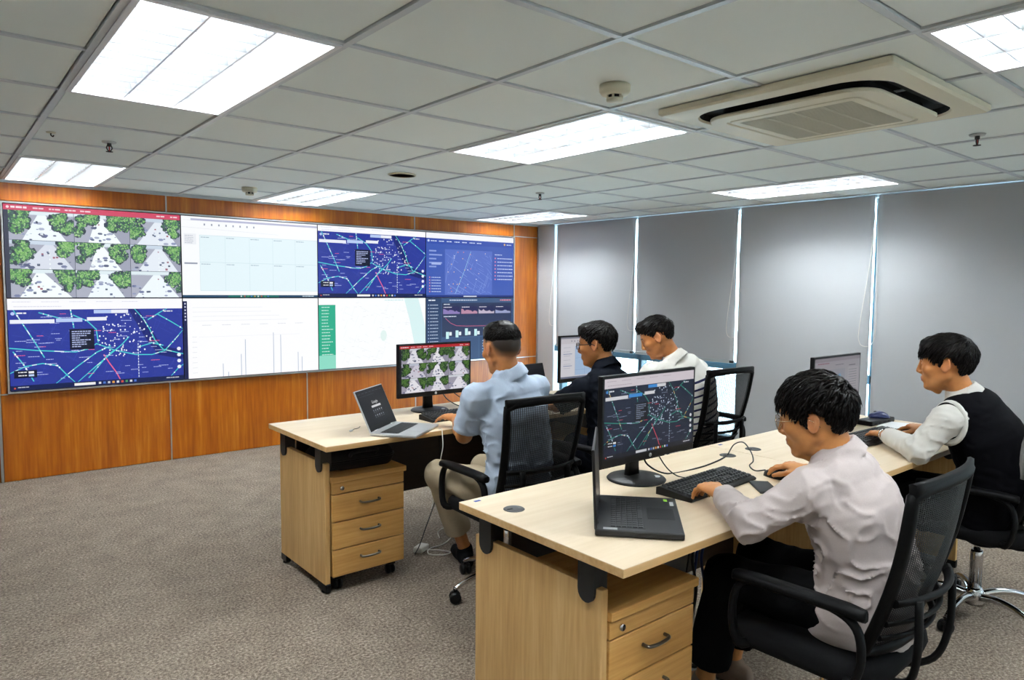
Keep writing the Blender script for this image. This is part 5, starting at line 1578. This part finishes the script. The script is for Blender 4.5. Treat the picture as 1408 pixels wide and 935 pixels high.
    a = me.attributes.new('band', 'FLOAT', 'POINT'); a.data.foreach_set('value', tt.astype(f32))
    link(J.get('shirt_name', 'shirt'), me, mats[0], root)
    # ---- waistcoat
    if 'vest' in J:
        F = Field(np.minimum(pts.min(0), hc) - .2, np.maximum(pts.max(0), hc) + .2, .0058)
        tv = [(c, x, y, w + .017, d + .018) for c, x, y, w, d in tor[:-2]] + [(che * .10 + nek * .90, x3, y3, .084, .078)]
        F.loft(tv, .03)
        for s in 'LR':
            F.cone(nek * .8 + che * .2, g('sh' + s) * .80 + nek * .20, .055, .060, .035)
        for s in 'LR':
            sh, el_ = g('sh' + s), g('el' + s); a_ = nrm(sh - (nek * .35 + che * .65)); ctr = sh + a_ * .040
            F.cut(ctr - .2, ctr + .2, lambda P, c=ctr, e=el_: cone(P, c, c + (e - c) * .35, .074, .070), .012)
            bx = nrm(np.cross(a_, V3(0, 0, 1))); bz = np.cross(bx, a_); rc = sh - a_ * .016
            MB().tube([tuple(rc + bx * (.070 * math.cos(q)) + bz * (.086 * math.sin(q)) - V3(0, 0, .012) - base) for q in [2 * math.pi * k / 28 for k in range(28)]], .013, 8, closed=True, flat=.7, up=tuple(a_)).build('armhole_roll', mats[0], root)
        F.cut(hc - .25, hc + .15, lambda P: cone(P, nek + cy * .01 - cz * .01, hb + cz * .1, .064, .10), .006)
        F.displace(lambda P: -.5 * wr_fn(P))
        V, Q = F.mesh(); V = relax(V, Q, 4, .5)
        link('waistcoat', np_mesh('waistcoat', V - base, Q), 'vest_black', root)
    # ---- trousers
    F = Field(np.concatenate([np.minimum(pts.min(0)[:2] - .2, 9), [.0]]), np.concatenate([pts.max(0)[:2] + .2, [pel[2] + .22]]), .0065)
    F.loft([(pel + (wai - pel) * .45, x1, y1, .150, .112), (pel, x1, y1, .165, .120)], .03)
    for s in 'LR':
        hp, kn, an = g('hip' + s), g('kn' + s), g('an' + s)
        F.cone(pel * .5 + hp * .5 + V3(0, 0, -.02), hp * .6 + kn * .4, .098, .085, .05); F.cone(hp * .6 + kn * .4, kn, .085, .066, .03)
        en = an + (kn - an) * J.get('cuff', .10)
        F.cone(kn, en, .066, J.get('flare', .056), .03)
        ax = nrm(an - kn)
        F.cut(en - .14, en + .14, lambda P, c=en, a=ax: np.where(np.sqrt(((P - c) ** 2).sum(-1)) < .12, -((P - c) @ a), .3), .004)
    kk = [g('knL'), g('knR'), g('hipL'), g('hipR')]
    F.displace(lambda P: -(1 - 2 * np.abs(vnoise(P * V3(18, 18, 22)))) * (.0015 + .004 * sum(np.exp(-((P - e) ** 2).sum(-1) / .01) for e in kk)))
    V, Q = F.mesh(); V = relax(V, Q, 1, .5)
    link('trousers', np_mesh('trousers', V - base, Q), mats[1], root)
    # ---- shoes
    td = nrm(V3(*J['toes']))
    for s in 'LR':
        an = g('an' + s); zb = max(0.0, an[2] - .085); td2 = V3(td[0], td[1], 0); sd = nrm(np.cross(td2, V3(0, 0, 1)))
        hl_ = V3(an[0], an[1], zb) - td2 * .035
        F = Field(hl_ - V3(.30, .30, .02), hl_ + V3(.30, .30, .16), .005)
        up = V3(0, 0, 1)
        st = [(hl_ + up * .040 - td2 * .02, sd, up, .034, .045), (hl_ + up * .045 + td2 * .05, sd, up, .038, .050), (hl_ + up * .030 + td2 * .13, sd, up, .046, .036), (hl_ + up * .024 + td2 * .19, sd, up, .042, .028), (hl_ + up * .020 + td2 * .235, sd, up, .026, .020)]
        F.loft(st, .02); F.cone(an + V3(0, 0, -.03), an + V3(0, 0, .0), .043, .041, .02)
        F.cut(hl_ - .4, hl_ + .4, lambda P: P[..., 2] - (zb + .002), .004)
        V, Q = F.mesh(); V = relax(V, Q, 1, .5)
        link('shoe', np_mesh('shoe', V - base, Q), mats[2], root)
    return root, M, hc, base

def glasses(root, M, hc, base, mat, rx=.026, rz=.021, r=.0011, square=0.0):
    T = lambda a, b, c: tuple(M @ V3(a, b, c) + hc - base)
    o = MB()
    for s in (-1, 1):
        rim = []
        for k in range(24):
            a = 2 * math.pi * k / 24; ex = 2 / (2 + 2 * square)
            ca, sa = math.cos(a), math.sin(a)
            rim.append(T(s * .033 + rx * math.copysign(abs(ca) ** ex, ca), .104 - .004 * abs(ca), .004 + rz * math.copysign(abs(sa) ** ex, sa)))
        o.tube(rim, r, 6, closed=True)
        o.tube([T(s * (.033 + rx), .100, .012), T(s * .068, .092, .013), T(s * .0785, .06, .012), T(s * .082, .0, .012), T(s * .0815, -.015, .004), T(s * .080, -.03, -.014)], r * 1.1, 6)
    o.tube([T(-.033 + rx * .95, .104, .008), T(0, .110, .011), T(.033 - rx * .95, .104, .008)], r, 6)
    g = o.build('spectacles', mat, root)
    for s in (-1, 1):
        l = MB(); ex = 2 / (2 + 2 * square)
        ring = []
        for k in range(24):
            a = 2 * math.pi * k / 24; ca, sa = math.cos(a), math.sin(a)
            ring.append((s * .033 + rx * math.copysign(abs(ca) ** ex, ca), .004 + rz * math.copysign(abs(sa) ** ex, sa)))
        l.loft([[T(x, .1035, z) for x, z in ring], [T(x, .1020, z) for x, z in ring]], False)
        l.build('lens', 'lens_glass', g)

DN = (0, 0, 1)
# person in the lilac shirt, nearest the camera
J = dict(pelvis=(2.12, .900, .545), waist=(2.11, .885, .690), chest=(2.085, .925, .845), neck=(2.080, .975, .985), head=(2.050, 1.030, 1.098), look=(13, 12, -3),
         shL=(1.915, .985, .905), shR=(2.270, 1.035, .925), elL=(1.805, 1.085, .812), wrL=(1.990, 1.305, .812), elR=(2.440, 1.085, .790), wrR=(2.545, 1.300, .803),
         handL=dict(fwd=(.42, .90, .02), up=(0, 0, 1), side=1, curl=[.50, .44, .42, .40], thumb=.6, spread=.05, scale=1.08), handR=dict(fwd=(.02, .99, .06), up=DN, side=-1, curl=[.42, .36, .32, .36], thumb=.7),
         hipL=(2.04, .93, .53), hipR=(2.22, .94, .53), knL=(2.040, 1.31, .525), knR=(2.260, 1.33, .530), anL=(2.09, 1.42, .090), anR=(2.29, 1.44, .090), toes=(0, 1, 0), hem=.55, bulk=1.04, cuff=.22, flare=.075, hemw=1.07)
MESSY = dict(line=[.050, .050, .040, .020, -.016, .030, .036, .000, -.065, -.080], vol=dict(side=.008, top=.019, front=.019), len=(.030, .060), mess=.34, comb=(-.1, .75, 0), crown=(.1, -.6, .8), lift=1.3, rough=1.6, w=1.1, over=.035)
r, M, hc, b = person('person in a lilac-grey shirt and black trousers typing at the near desk', J, ('shirt_lilac', 'trouser_black', 'shoe_tan'), 'bd8049', dict(args=(1, MESSY), kw=dict(N=1300)), wrinkle=1.5)
glasses(r, M, hc, b, 'gold_wire', .025, .024, .0010)

# person in the black waistcoat at the right
J = dict(pelvis=(3.600, 1.000, .545), waist=(3.585, .975, .690), chest=(3.545, 1.020, .865), neck=(3.515, 1.100, 1.020), head=(3.480, 1.165, 1.160), look=(10, 4, 0),
         shL=(3.345, 1.105, .935), shR=(3.710, 1.120, .950), elL=(3.270, 1.185, .800), wrL=(3.475, 1.400, .805), elR=(3.800, 1.130, .790), wrR=(3.815, 1.345, .800),
         handL=dict(fwd=(.60, .80, -.10), up=(0, -.1, 1), side=1, curl=[.32, .28, .26, .30], thumb=.6), handR=dict(fwd=(.25, .95, .0), up=DN, side=-1, curl=.35, thumb=.7),
         hipL=(3.50, 1.02, .53), hipR=(3.69, 1.02, .53), knL=(3.46, 1.42, .53), knR=(3.73, 1.42, .53), anL=(3.47, 1.48, .09), anR=(3.72, 1.48, .09), toes=(0, 1, 0), hem=.3, vest=True)
COMBED = dict(line=[.052, .050, .042, .026, -.006, .034, .040, .004, -.055, -.070], vol=dict(side=.007, top=.020, front=.024), len=(.030, .060), mess=.14, comb=(-.1, .7, -.1), crown=(0, -.5, .85), lift=.7, w=1.1, over=.025)
r4, M4, hc4, b4 = person('person in a black waistcoat over a white shirt at the right', J, ('shirt_white', 'trouser_black', 'shoe_black'), 'b87943', dict(args=(2, COMBED), kw=dict(N=1100)), wrinkle=1.2)
wr = V3(*J['wrL']); d = nrm(wr - V3(*J['elL'])); c = wr + d * .004 - b4
s1 = nrm(np.cross(d, V3(0, 0, 1))); s2 = np.cross(s1, d)
w = MB().tube([tuple(c + s1 * (.030 * math.cos(a)) + s2 * (.025 * math.sin(a))) for a in [2 * math.pi * k / 20 for k in range(20)]], .007, 8, closed=True, flat=.5, up=tuple(d)).build('wristwatch', 'chrome', r4)
q = c + s2 * .026
MB().tube([tuple(q), tuple(q + s2 * .008)], [.017, .016], 18).build('watch_case', 'dark_plastic', w)

# person in the light blue short-sleeved shirt at the far left desk
J = dict(pelvis=(2.130, 2.515, .545), waist=(2.120, 2.490, .690), chest=(2.100, 2.500, .880), neck=(2.085, 2.525, 1.075), head=(2.064, 2.558, 1.196), look=(-6, 8, 0),
         shL=(1.905, 2.545, .985), shR=(2.285, 2.560, .995), elL=(1.925, 2.665, .790), wrL=(2.090, 2.960, .806), elR=(2.400, 2.700, .800), wrR=(2.380, 2.950, .800),
         handL=dict(fwd=(-.06, .98, .02), up=(.0, -.1, 1), side=1, curl=[.30, .24, .20, .22], thumb=.4, spread=.09), handR=dict(fwd=(0, 1, 0), up=DN, side=-1, curl=.35, thumb=.6),
         hipL=(2.03, 2.54, .53), hipR=(2.23, 2.54, .53), knL=(1.965, 2.935, .540), knR=(2.25, 2.93, .53), anL=(2.165, 2.985, .092), anR=(2.36, 2.90, .09), toes=(.35, .9, 0), hem=.25, sleeve=.82, sleeveR=.82, bulk=1.06, cuff=.27, flare=.070)
BUZZ = dict(minup=.35, rough=.3, line=[.072, .068, .056, .044, .020, .020, .020, .010, .0, .0], vol=dict(side=-.004, top=.017, front=.019), len=(.006, .024), mess=.2, comb=(0, .4, .1), lift=1.2, w=.7)
r1, M1, hc1, b1 = person('person in a light blue short-sleeved shirt and khaki trousers at the far left desk', J, ('shirt_blue', 'trouser_khaki', 'shoe_black'), 'b37440', dict(args=(3, BUZZ), kw=dict(N=1200)), fade=True, wrinkle=1.3)

# person in the dark shirt with spectacles
J = dict(pelvis=(2.880, 2.600, .545), waist=(2.885, 2.585, .690), chest=(2.895, 2.620, .860), neck=(2.905, 2.675, 1.040), head=(2.895, 2.735, 1.166), look=(24, 6, 0),
         shL=(2.735, 2.690, .930), shR=(3.080, 2.730, .945), elL=(2.680, 2.830, .835), wrL=(2.800, 3.060, .825), elR=(3.180, 2.830, .800), wrR=(3.150, 3.060, .800),
         handL=dict(fwd=(.2, .95, -.05), up=DN, side=1, curl=.35, thumb=.6), handR=dict(fwd=(0, 1, 0), up=DN, side=-1, curl=.35, thumb=.6),
         hipL=(2.79, 2.63, .53), hipR=(2.98, 2.63, .53), knL=(2.76, 3.02, .53), knR=(3.02, 3.02, .53), anL=(2.78, 3.08, .09), anR=(3.02, 3.08, .09), toes=(0, 1, 0), hem=.3, sleeve=.90, sleeveR=.90)
NEAT = dict(over=0, line=[.066, .064, .052, .036, -.004, .036, .042, .004, -.045, -.060], vol=dict(side=.002, top=.018, front=.024), len=(.020, .050), mess=.20, comb=(0, .4, .25), crown=(0, -.5, .85), lift=1.0)
r2, M2, hc2, b2 = person('person with glasses in a dark navy shirt beside the table monitor', J, ('shirt_navy', 'trouser_navy', 'shoe_black'), 'b87943', dict(args=(4, NEAT), kw=dict(N=900)), wrinkle=1.0)
glasses(r2, M2, hc2, b2, 'black_plastic', .026, .018, .0022, .6)

# person in the white striped polo by the blinds
J = dict(pelvis=(3.740, 2.700, .545), waist=(3.715, 2.655, .690), chest=(3.665, 2.660, .885), neck=(3.585, 2.715, 1.045), head=(3.505, 2.795, 1.180), look=(34, 24, 0),
         shL=(3.420, 2.765, .970), shR=(3.785, 2.700, .975), elL=(3.400, 2.900, .800), wrL=(3.480, 3.130, .800), elR=(3.840, 2.880, .790), wrR=(3.760, 3.090, .800),
         handL=dict(fwd=(.2, .95, -.05), up=DN, side=1, curl=.35, thumb=.6), handR=dict(fwd=(0, 1, 0), up=DN, side=-1, curl=.35, thumb=.6),
         hipL=(3.68, 2.71, .53), hipR=(3.87, 2.71, .53), knL=(3.64, 3.10, .53), knR=(3.90, 3.10, .53), anL=(3.66, 3.16, .09), anR=(3.90, 3.16, .09), toes=(0, 1, 0), hem=.7, bulk=1.04, sleeve=.80, sleeveR=.80, shirt_name='polo_shirt')
QUIFF = dict(over=0, line=[.070, .066, .052, .036, -.002, .036, .042, .004, -.045, -.060], vol=dict(side=.001, top=.020, front=.028), len=(.012, .060), mess=.22, comb=(0, .9, .35), crown=(0, -.6, .8), lift=1.2)
person('person in a white polo shirt with navy stripes looking down, by the blinds', J, ('shirt_striped', 'trouser_navy', 'shoe_black'), 'b37440', dict(args=(6, QUIFF), kw=dict(N=900)), wrinkle=.9)

# grey jacket hung over the right-hand chair back
t = thing('grey_jacket', 'grey folded jacket hanging over the back of the right chair', 'jacket', (3.655, .79, .45))
rg = []
for k in range(13):
    a = k / 12
    y, z = [(.045, .06), (.05, .16), (.035, .28), (.02, .38), (.0, .46), (-.015, .52), (-.03, .545), (-.055, .55), (-.075, .53), (-.075, .46), (-.06, .38), (-.045, .30), (-.04, .26)][k]
    rg.append([(-.17 + .34 * i / 16 + .01 * math.sin(k * .8), y + .008 * math.sin(i * 1.3 + k * .4), z + .004 * math.sin(i * 2.1)) for i in range(17)])
g2 = [[(x, y + .012, z + .004) for x, y, z in r_] for r_ in rg]
m = MB()
m.loft(rg, True, False, False, False); m.loft(g2, True, False, False, False)
m.loft([rg[0], g2[0]], True, False, False, False); m.loft([rg[-1], g2[-1]], True, False, False, False)
m.build('jacket_cloth', 'jacket_grey', t)
m2 = MB().tube(spline([(-.12, .06, .44), (-.14, .075, .32), (-.13, .085, .18), (-.11, .08, .06)], 5), [.038, .040, .042, .043, .043, .042, .042, .041, .04, .04, .039, .038, .037, .036, .035, .034], 10, flat=.5, up=(0, 1, 0))
m2.build('jacket_sleeve', 'jacket_grey', t)
